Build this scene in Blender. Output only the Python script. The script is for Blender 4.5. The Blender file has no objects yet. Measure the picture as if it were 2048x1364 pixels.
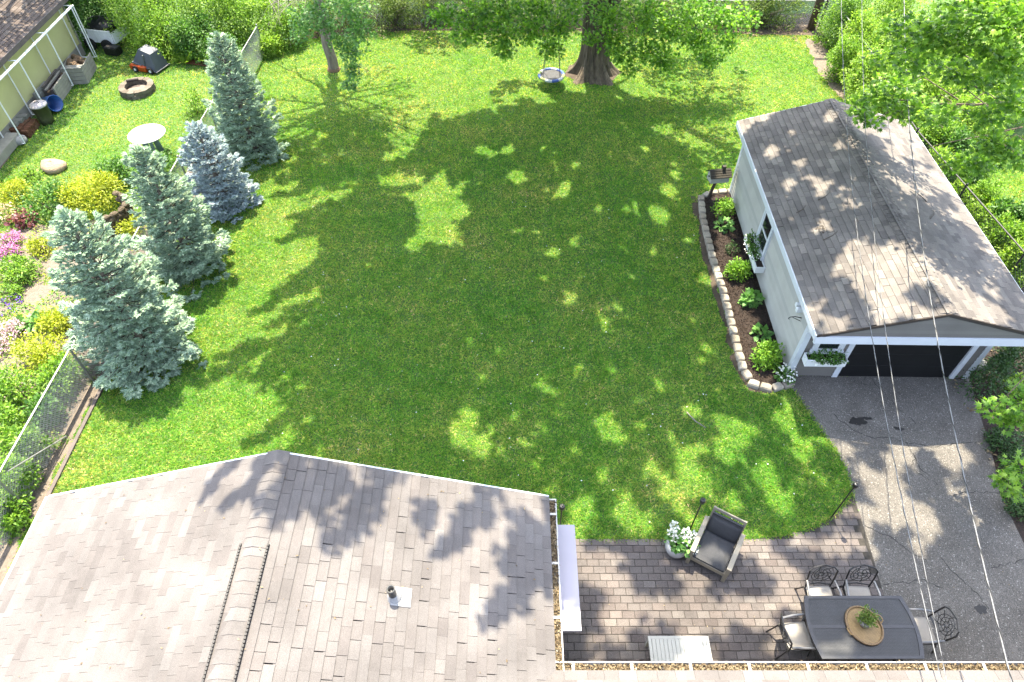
import bpy, math, random
import numpy as np
from mathutils import Vector, Matrix, Quaternion
random.seed(7); rng = np.random.default_rng(7)
S = bpy.context.scene
COL = S.collection
R = math.radians

# ------------------------------------------------------------------ camera, sky, sun, exposure
cam_d = bpy.data.cameras.new('camera'); cam = bpy.data.objects.new('camera', cam_d); COL.objects.link(cam)
cam.location = (0, 0, 12.9); cam.rotation_euler = (R(90-48.9), 0, 0)
cam_d.sensor_width = 36; cam_d.lens = 36*1365/2048; cam_d.clip_start = .1; cam_d.clip_end = 600
S.camera = cam
W = bpy.data.worlds.new('World'); S.world = W; W.use_nodes = True
nt = W.node_tree; bgn = nt.nodes['Background']
sky = nt.nodes.new('ShaderNodeTexSky'); sky.sky_type = 'NISHITA'; sky.sun_disc = False
sky.sun_elevation = R(68.7); sky.sun_rotation = R(-10.7); sky.air_density = 1.0; sky.dust_density = 2.0; sky.ozone_density = .6
hs = nt.nodes.new('ShaderNodeHueSaturation'); hs.inputs['Saturation'].default_value = .7      # thin bright haze: a paler sky
nt.links.new(sky.outputs[0], hs.inputs['Color']); nt.links.new(hs.outputs[0], bgn.inputs[0]); bgn.inputs[1].default_value = .15
KX, KY = .072, -.382                       # ground shift of a shadow per metre of height
sun_d = bpy.data.lights.new('sun', 'SUN'); sun = bpy.data.objects.new('sun', sun_d); COL.objects.link(sun)
sun_d.energy = 3.1; sun_d.angle = R(.53); sun_d.color = (1, .895, .69)
sun.location = (-3, 15, 40); sun.rotation_euler = Vector((-KX, -KY, 1)).to_track_quat('Z', 'Y').to_euler()
S.view_settings.view_transform = 'Standard'; S.view_settings.look = 'None'
S.view_settings.exposure = 3.0; S.view_settings.gamma = 1; S.view_settings.use_curve_mapping = False
S.cycles.max_bounces = 6; S.cycles.diffuse_bounces = 3; S.cycles.transmission_bounces = 4; S.cycles.glossy_bounces = 2
S.cycles.use_denoising = True; S.cycles.denoising_prefilter = 'NONE'
S.cycles.caustics_reflective = False; S.cycles.caustics_refractive = False

SHADE = [('A', 323, 8, 17, 0.22, [(-1.67, 16.98), (-0.23, 18.81), (1.58, 19.38), (3.66, 18.81), (5.99, 18.27), (5.97, 16.49), (5.52, 13.46), (5.41, 10.96), (5.47, 9.57), (6.25, 9.43), (5.39, 8.73), (3.36, 8.01), (1.91, 7.69), (1.1, 6.85), (0.97, 6.19), (-1.3, 7.03), (-3.93, 7.63), (-4.27, 8.33), (-4.36, 9.43), (-5.16, 10.48), (-4.76, 11.97), (-5.16, 13.85), (-5.65, 15.79), (-5.11, 16.98), (-4.72, 17.48), (-3.2, 16.98), (-2.78, 15.79), (-3.18, 14.68), (-2.2, 14.9), (-1.2, 14.79), (-1.77, 16.02)]), ('A', 255, 7, 13, 0.33, [(-0.16, 22.33), (0.94, 23.55), (2.49, 23.2), (3.9, 23.55), (4.89, 22.0), (4.74, 20.87), (6.13, 19.09), (5.99, 18.27), (3.64, 18.67), (1.57, 19.23), (-0.39, 18.67), (-1.83, 17.1), (-2.09, 18.81), (-1.99, 19.96), (-2.67, 21.18), (-1.57, 21.83)]), ('A', 153, 4, 7, 0.42, [(-0.45, 24.29), (1.24, 24.1), (0.28, 21.51), (-1.13, 22.0)]), ('A', 102, 2.6, 3.6, 0.42, [(4.6, 25.65), (6.28, 26.47), (8.18, 26.05), (9.04, 24.67), (8.3, 23.02), (6.78, 22.67), (5.1, 23.55)]), ('A', 119, 4.6, 6.5, 0.45, [(4.82, 21.51), (7.82, 20.81), (7.38, 18.81), (6.46, 17.48), (5.08, 19.66)]), ('A', 136, 2.3, 4, 0.3, [(-4.34, 27.32), (-3.4, 28.21), (-1.31, 27.76), (-1.28, 26.89), (-2.45, 26.26), (-3.84, 26.34)]), ('A', 300, 8, 12, 0.12, [(0.99, 4.47), (1.24, 4.47), (1.26, 3.73), (1.08, 3.4), (0.93, 3.24)]), ('B', 300, 9, 15, 0.25, [(6.58, 4.32), (7.11, 4.32), (7.03, 3.22), (5.65, 3.22), (6.38, 3.63)]), ('B', 300, 9, 15, 0.2, [(2.37, 3.84), (2.86, 3.84), (2.84, 3.33), (2.39, 3.33)]), ('N', 220, 5, 8, 0.28, [(-19.28, 22.85), (-19.06, 26.26), (-18.61, 28.43), (-15.61, 27.1), (-13.58, 25.85), (-13.95, 24.67), (-15.09, 24.67), (-15.58, 23.55), (-15.41, 21.83), (-15.59, 20.26), (-15.92, 18.81), (-16.28, 16.98)]), ('Y', 221, 12, 16.5, 0.5, [(-7.78, 19.66), (-6.57, 20.71), (-5.18, 20.56), (-3.75, 19.96), (-3.14, 18.81), (-2.86, 17.48), (-4.07, 17.23), (-5.06, 17.61), (-5.97, 17.48), (-6.64, 17.74), (-7.37, 17.48), (-7.45, 18.54)]), ('A', 289, 11, 18, 0.03, [(-3.53, 4.6), (-2.36, 4.42), (-0.74, 4.15), (0.89, 3.88), (0.89, 3.42), (0.44, 3.42), (-0.06, 3.67), (-0.73, 3.93), (-1.5, 3.84), (-2.26, 3.76), (-2.88, 3.76), (-3.38, 3.93)]), ('B', 238, 9, 14, 0.47, [(1.89, 7.57), (3.48, 8.07), (5.39, 8.73), (6.25, 9.43), (6.75, 8.73), (7.33, 8.07), (7.16, 7.03), (6.25, 6.3), (4.77, 6.03), (1.06, 6.03), (1.05, 6.74)]), ('B', 255, 9, 15, 0.42, [(1.06, 5.97), (4.76, 5.97), (6.24, 6.24), (7.1, 6.4), (7.12, 4.78), (7.03, 3.54), (1.11, 3.54)]), ('B', 420, 8, 14, 0.06, [(7.43, 6.19), (8.3, 6.08), (9.91, 6.3), (10.76, 5.97), (10.71, 3.35), (7.21, 3.35), (7.02, 4.23), (7.2, 5.26)]), ('B', 300, 8, 14, 0.43, [(7.28, 8.26), (10.39, 8.26), (10.39, 7.32), (10.26, 6.19), (8.26, 5.97), (7.33, 6.19), (7.1, 7.03)]), ('B', 170, 7, 13, 0.12, [(10.82, 10.02), (12.85, 10.02), (11.76, 5.97), (10.36, 5.97), (10.63, 8.07)]), ('A', 289, 7, 13, 0.3, [(6.49, 15.85), (9.3, 17.03), (9.37, 15.47), (8.25, 12.39), (7.89, 10.92), (7.25, 9.61), (6.49, 8.16), (6.31, 8.0), (6.32, 10.58)]), ('B', 255, 7, 13, 0.5, [(9.22, 16.82), (11.0, 15.52), (10.96, 9.16), (10.85, 7.9), (9.1, 8.44), (6.29, 7.87), (7.19, 9.46), (7.82, 10.76)]), ('A', 187, 5, 9, 0.15, [(-7.73, 34.74), (15.65, 34.74), (13.88, 29.13), (9.59, 28.9), (-2.62, 29.13), (-6.78, 28.67)])]
FINGERS = [('A', (-7.18, 17.08), (-6.11, 18.27), 0.13, 0.41), ('A', (-6.6, 16.09), (-5.2, 16.61), 0.15, 0.45), ('A', (-6.74, 14.98), (-5.4, 16.02), 0.12, 0.33), ('A', (-5.91, 13.3), (-5.06, 14.06), 0.14, 0.47), ('A', (-6.69, 12.2), (-5.22, 13.46), 0.11, 0.41), ('A', (-6.11, 11.71), (-5.01, 12.33), 0.1, 0.34), ('A', (-7.36, 9.9), (-5.14, 11.62), 0.09, 0.46), ('A', (-7.27, 10.64), (-6.29, 11.12), 0.1, 0.2), ('A', (-6.49, 10.09), (-5.29, 11.12), 0.09, 0.32), ('A', (-5.94, 9.82), (-5.22, 10.8), 0.1, 0.37), ('A', (-5.59, 9.63), (-4.52, 10.32), 0.1, 0.31), ('A', (-5.24, 9.41), (-4.44, 9.87), 0.09, 0.21), ('A', (-5.95, 8.12), (-4.36, 9.43), 0.08, 0.4), ('A', (-5.21, 7.94), (-4.12, 8.73), 0.16, 0.34), ('A', (-4.26, 3.52), (-3.47, 4.7), 0.07, 0.25), ('A', (-3.82, 3.22), (-3.2, 4.19), 0.06, 0.21), ('A', (-2.95, 2.84), (-2.3, 4.01), 0.06, 0.3), ('A', (-3.38, 2.95), (-2.89, 3.84), 0.06, 0.22), ('A', (-2.59, 3.03), (-2.13, 3.93), 0.06, 0.31), ('A', (-2.31, 2.49), (-1.64, 3.76), 0.06, 0.26), ('A', (-1.16, 3.34), (-1.05, 4.1), 0.08, 0.24), ('A', (-0.82, 2.97), (-0.22, 4.01), 0.06, 0.27), ('A', (-0.22, 2.1), (0.55, 3.42), 0.06, 0.3), ('A', (0.07, 2.44), (0.66, 3.42), 0.06, 0.26), ('A', (0.69, 2.95), (0.75, 3.84), 0.23, 0.54), ('A', (0.21, 2.95), (0.59, 3.76), 0.12, 0.39), ('A', (-3.3, 18.81), (-2.13, 20.87), 0.27, 0.69), ('A', (-2.77, 18.21), (-1.57, 19.96), 0.2, 0.5), ('A', (-1.87, 17.87), (-1.04, 18.81), 0.16, 0.39)]
HOLES = [(-1.02, 8.93, 0.35, 0.43), (-1.17, 8.57, 0.38, 0.48), (-0.82, 8.26, 0.28, 0.35), (2.16, 8.66, 0.4, 0.5), (2.4, 8.33, 0.28, 0.35), (3.81, 7.75, 0.35, 0.44), (1.65, 17.53, 0.44, 0.54), (1.25, 17.35, 0.35, 0.44), (0.17, 18.13, 0.41, 0.51), (-0.15, 19.66, 0.31, 0.39), (-0.24, 21.18, 0.29, 0.36), (4.35, 16.25, 0.45, 0.56), (3.64, 16.61, 0.37, 0.46), (4.91, 17.48, 0.41, 0.51), (5.19, 18.27, 0.33, 0.41), (1.54, 12.79, 0.29, 0.36), (2.4, 11.76, 0.26, 0.33), (2.17, 12.33, 0.21, 0.26), (2.73, 12.42, 0.22, 0.27), (0.23, 15.51, 0.22, 0.27), (0.74, 15.42, 0.2, 0.26), (1.69, 14.98, 0.27, 0.34), (5.25, 13.46, 0.3, 0.37), (4.8, 11.04, 0.25, 0.31), (2.31, 6.46, 0.3, 0.38), (2.36, 6.85, 0.23, 0.29), (1.94, 7.45, 0.22, 0.27), (3.65, 7.15, 0.29, 0.36), (4.16, 9.11, 0.31, 0.38), (4.88, 8.73, 0.34, 0.43), (5.08, 8.33, 0.3, 0.37), (5.4, 7.38, 0.39, 0.48), (6.38, 8.01, 0.34, 0.42), (5.62, 6.8, 0.36, 0.45), (4.65, 6.85, 0.27, 0.34), (1.58, 10.29, 0.23, 0.29), (0.02, 9.14, 0.22, 0.28), (0.62, 9.94, 0.22, 0.27), (0.96, 9.63, 0.23, 0.29), (3.48, 9.78, 0.21, 0.26), (3.05, 21.18, 0.26, 0.32), (5.25, 20.87, 0.32, 0.39), (6.23, 20.56, 0.28, 0.35), (4.4, 22.33, 0.29, 0.37), (3.93, 23.02, 0.3, 0.37), (-2.47, 17.48, 0.38, 0.47), (-2.43, 16.02, 0.5, 0.62), (-1.94, 15.33, 0.54, 0.67), (-2.77, 14.9, 0.33, 0.41), (-1.57, 16.49, 0.44, 0.54), (-0.37, 8.07, 0.24, 0.3), (0.55, 7.69, 0.24, 0.3), (1.39, 8.07, 0.2, 0.25), (-3.63, 14.9, 0.18, 0.22), (-0.76, 10.02, 0.2, 0.25), (-0.3, 10.96, 0.19, 0.24), (0.69, 8.59, 0.2, 0.25), (1.1, 9.0, 0.19, 0.24), (3.01, 8.73, 0.22, 0.28), (2.97, 7.57, 0.26, 0.32), (3.22, 7.03, 0.23, 0.29), (1.62, 6.74, 0.21, 0.27), (0.8, 7.09, 0.19, 0.23), (0.35, 8.33, 0.19, 0.24), (-0.44, 8.59, 0.2, 0.25), (4.22, 7.32, 0.25, 0.32), (4.51, 8.01, 0.26, 0.32), (3.57, 8.33, 0.22, 0.28), (2.93, 9.43, 0.19, 0.25), (1.77, 9.57, 0.18, 0.23), (2.43, 10.32, 0.19, 0.24), (3.3, 10.96, 0.19, 0.24), (4.65, 11.97, 0.2, 0.26), (3.28, 13.46, 0.2, 0.25), (0.83, 13.46, 0.19, 0.23), (0.46, 11.97, 0.17, 0.22), (-0.33, 13.46, 0.17, 0.22), (2.15, 13.85, 0.2, 0.25), (3.21, 14.68, 0.2, 0.25), (4.06, 14.68, 0.21, 0.27), (5.05, 15.11, 0.23, 0.29), (2.65, 16.49, 0.24, 0.3), (0.84, 16.49, 0.22, 0.28), (2.04, 18.81, 0.27, 0.34), (3.39, 19.38, 0.25, 0.31), (1.1, 19.66, 0.28, 0.35), (-1.06, 19.66, 0.28, 0.35), (4.41, 19.66, 0.25, 0.31), (7.16, 14.84, 0.31, 0.39), (7.78, 15.39, 0.22, 0.28), (7.12, 13.34, 0.27, 0.34), (7.79, 12.92, 0.26, 0.32), (7.49, 11.54, 0.27, 0.34), (8.85, 14.33, 0.36, 0.44), (8.83, 15.52, 0.3, 0.37), (9.54, 15.22, 0.34, 0.43), (8.23, 12.03, 0.27, 0.34), (6.23, 8.72, 0.34, 0.42), (6.91, 8.58, 0.3, 0.38), (6.63, 9.01, 0.27, 0.34), (7.93, 10.42, 0.4, 0.5), (7.82, 9.46, 0.43, 0.53), (7.49, 10.1, 0.3, 0.37), (8.59, 10.1, 0.38, 0.47), (8.14, 8.87, 0.34, 0.43), (8.78, 9.46, 0.35, 0.43), (9.81, 10.94, 0.28, 0.35), (10.11, 13.88, 0.4, 0.5), (10.21, 12.82, 0.39, 0.48), (10.1, 14.56, 0.29, 0.36), (9.13, 9.01, 0.34, 0.43), (10.16, 10.42, 0.26, 0.33), (8.53, 8.3, 0.28, 0.35), (9.8, 8.87, 0.42, 0.52), (10.21, 8.65, 0.36, 0.45), (9.73, 9.7, 0.33, 0.41), (10.45, 10.1, 0.3, 0.37), (10.49, 9.46, 0.29, 0.36), (10.53, 11.84, 0.31, 0.39), (10.79, 13.66, 0.31, 0.38), (9.34, 8.3, 0.32, 0.4), (-1.06, 4.01, 0.27, 0.34), (-0.54, 4.19, 0.29, 0.36), (-1.51, 3.93, 0.2, 0.25), (-2.41, 4.19, 0.24, 0.3), (0.09, 3.76, 0.23, 0.28), (-2.76, 3.97, 0.2, 0.25), (0.64, 3.97, 0.18, 0.23), (-2.13, 3.93, 0.2, 0.25), (1.87, 5.56, 0.29, 0.37), (2.1, 4.97, 0.31, 0.38), (1.93, 4.23, 0.38, 0.47), (3.44, 5.26, 0.33, 0.41), (3.54, 4.78, 0.32, 0.4), (2.96, 4.64, 0.29, 0.36), (3.85, 4.41, 0.32, 0.39), (3.22, 3.97, 0.34, 0.43), (4.88, 5.66, 0.35, 0.43), (5.2, 5.36, 0.31, 0.39), (5.73, 5.87, 0.26, 0.33), (5.49, 4.68, 0.35, 0.44), (4.84, 3.97, 0.31, 0.39), (6.69, 5.76, 0.22, 0.28), (7.1, 3.97, 0.21, 0.27), (8.43, 6.4, 0.41, 0.51), (7.62, 7.32, 0.39, 0.48), (8.29, 7.69, 0.33, 0.42), (9.54, 7.82, 0.35, 0.44), (8.08, 5.76, 0.24, 0.3), (7.33, 8.07, 0.24, 0.3), (7.73, 6.74, 0.34, 0.43), (9.39, 6.97, 0.31, 0.38), (9.5, 6.3, 0.23, 0.29), (6.2, 5.76, 0.26, 0.33)]
VISIBLE = [('A', -2.15, 21.5, 3.61, 0.5, 0.3, 304), ('A', -1.5, 21.8, 3.01, 0.6, 0.36, 418), ('A', -1.01, 22, 3.55, 0.7, 0.42, 494), ('A', -0.39, 22, 2.76, 0.6, 0.36, 494), ('A', -0.22, 22, 3.55, 0.7, 0.42, 494), ('A', 0.59, 22.4, 2.74, 0.6, 0.36, 494), ('A', 0.82, 22.4, 3.46, 0.7, 0.42, 570), ('A', 1.58, 22.6, 2.81, 0.6, 0.36, 456), ('A', 1.28, 22.6, 2.06, 0.45, 0.27, 304), ('A', -0.23, 22, 2.26, 0.35, 0.21, 209), ('A', 2.03, 22.6, 3.45, 0.6, 0.36, 380), ('A', 3.16, 23, 2.96, 0.6, 0.36, 494), ('A', 3.51, 23, 2.13, 0.6, 0.36, 494), ('A', 3.74, 23, 1.6, 0.4, 0.24, 228), ('A', 4.41, 23, 2.96, 0.8, 0.48, 722), ('A', 4.58, 23, 1.78, 0.6, 0.36, 494), ('A', 5.32, 23, 2.47, 0.8, 0.48, 722), ('A', 5.33, 23, 1.42, 0.5, 0.3, 380), ('A', 6.03, 23, 3.12, 0.8, 0.48, 608), ('A', 6.4, 23, 2.13, 0.6, 0.36, 532), ('A', 6.88, 23, 1.51, 0.4, 0.24, 285), ('A', 7.42, 23, 2.13, 0.4, 0.24, 228), ('A', 7.06, 23, 2.96, 0.5, 0.3, 304), ('A', 7.93, 23.5, 2.58, 0.5, 0.3, 228), ('A', 4.16, 23, 1.06, 0.3, 0.18, 133), ('A', 2.66, 23.1, 2.16, 0.3, 0.18, 133), ('Y', -5.09, 22, 3.63, 0.7, 0.42, 510), ('Y', -4.9, 22, 2.92, 0.5, 0.3, 374), ('Y', -5.34, 22, 2.26, 0.45, 0.27, 323), ('Y', -5.37, 22, 1.57, 0.3, 0.18, 187), ('Y', -5.56, 22, 1.03, 0.22, 0.13, 119), ('Y', -6.16, 22.4, 3.38, 0.6, 0.36, 374), ('Y', -6.74, 22.5, 3.02, 0.5, 0.3, 306), ('Y', -5.68, 22.3, 2.45, 0.35, 0.21, 204), ('Y', -7.05, 22.6, 2.48, 0.35, 0.21, 153), ('Y', -6.03, 22.4, 2.82, 0.3, 0.18, 136), ('B', 8.91, 16, 3.66, 0.35, 0.16, 153), ('B', 9.0, 15.5, 4.28, 0.4, 0.18, 204), ('B', 9.19, 15.2, 4.7, 0.5, 0.23, 255), ('B', 9.19, 15.8, 3.42, 0.3, 0.14, 119), ('B', 9.92, 15, 4.24, 0.45, 0.2, 221), ('B', 9.5, 15.2, 3.99, 0.35, 0.16, 136), ('B', 8.85, 14.5, 5.66, 0.5, 0.23, 221), ('B', 8.77, 14, 6.55, 0.6, 0.27, 323), ('B', 8.66, 14, 6.34, 0.5, 0.23, 238), ('B', 9.0, 13.5, 7.07, 0.7, 0.32, 442), ('B', 9.18, 13, 7.37, 0.8, 0.36, 544), ('B', 9.25, 13.8, 6.44, 0.5, 0.23, 221), ('B', 9.49, 13.2, 6.62, 0.6, 0.27, 323), ('B', 9.85, 12.8, 6.41, 0.6, 0.27, 323), ('B', 9.73, 13.5, 5.84, 0.5, 0.23, 204), ('B', 9.36, 13.8, 5.79, 0.4, 0.18, 153), ('B', 10.12, 12.6, 5.68, 0.5, 0.23, 255), ('B', 10.04, 13, 5.22, 0.4, 0.18, 170), ('B', 10.4, 13, 4.12, 0.4, 0.18, 187), ('B', 10.2, 12.6, 4.76, 0.4, 0.18, 204), ('B', 10.47, 12.2, 4.78, 0.5, 0.23, 289), ('B', 10.23, 13.2, 3.85, 0.35, 0.16, 136), ('B', 9.79, 14, 4.63, 0.35, 0.16, 119), ('B', 8.47, 15, 5.41, 0.35, 0.16, 102), ('B', 8.29, 14.6, 6.28, 0.4, 0.18, 136), ('B', 9.37, 12.6, 7.18, 0.6, 0.27, 340), ('B', 9.22, 7.6, 2.14, 0.2, 0.08, 44), ('B', 9.63, 7.6, 1.93, 0.28, 0.11, 85), ('B', 9.6, 7.6, 2.42, 0.28, 0.11, 85), ('B', 9.74, 7.5, 1.99, 0.22, 0.09, 68), ('B', 9.46, 6.6, 1.28, 0.2, 0.08, 51), ('B', 9.4, 6.5, 1.82, 0.26, 0.1, 78), ('B', 9.72, 6.5, 1.07, 0.2, 0.08, 57), ('B', 9.79, 7.8, 2.39, 0.25, 0.1, 57)]
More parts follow.
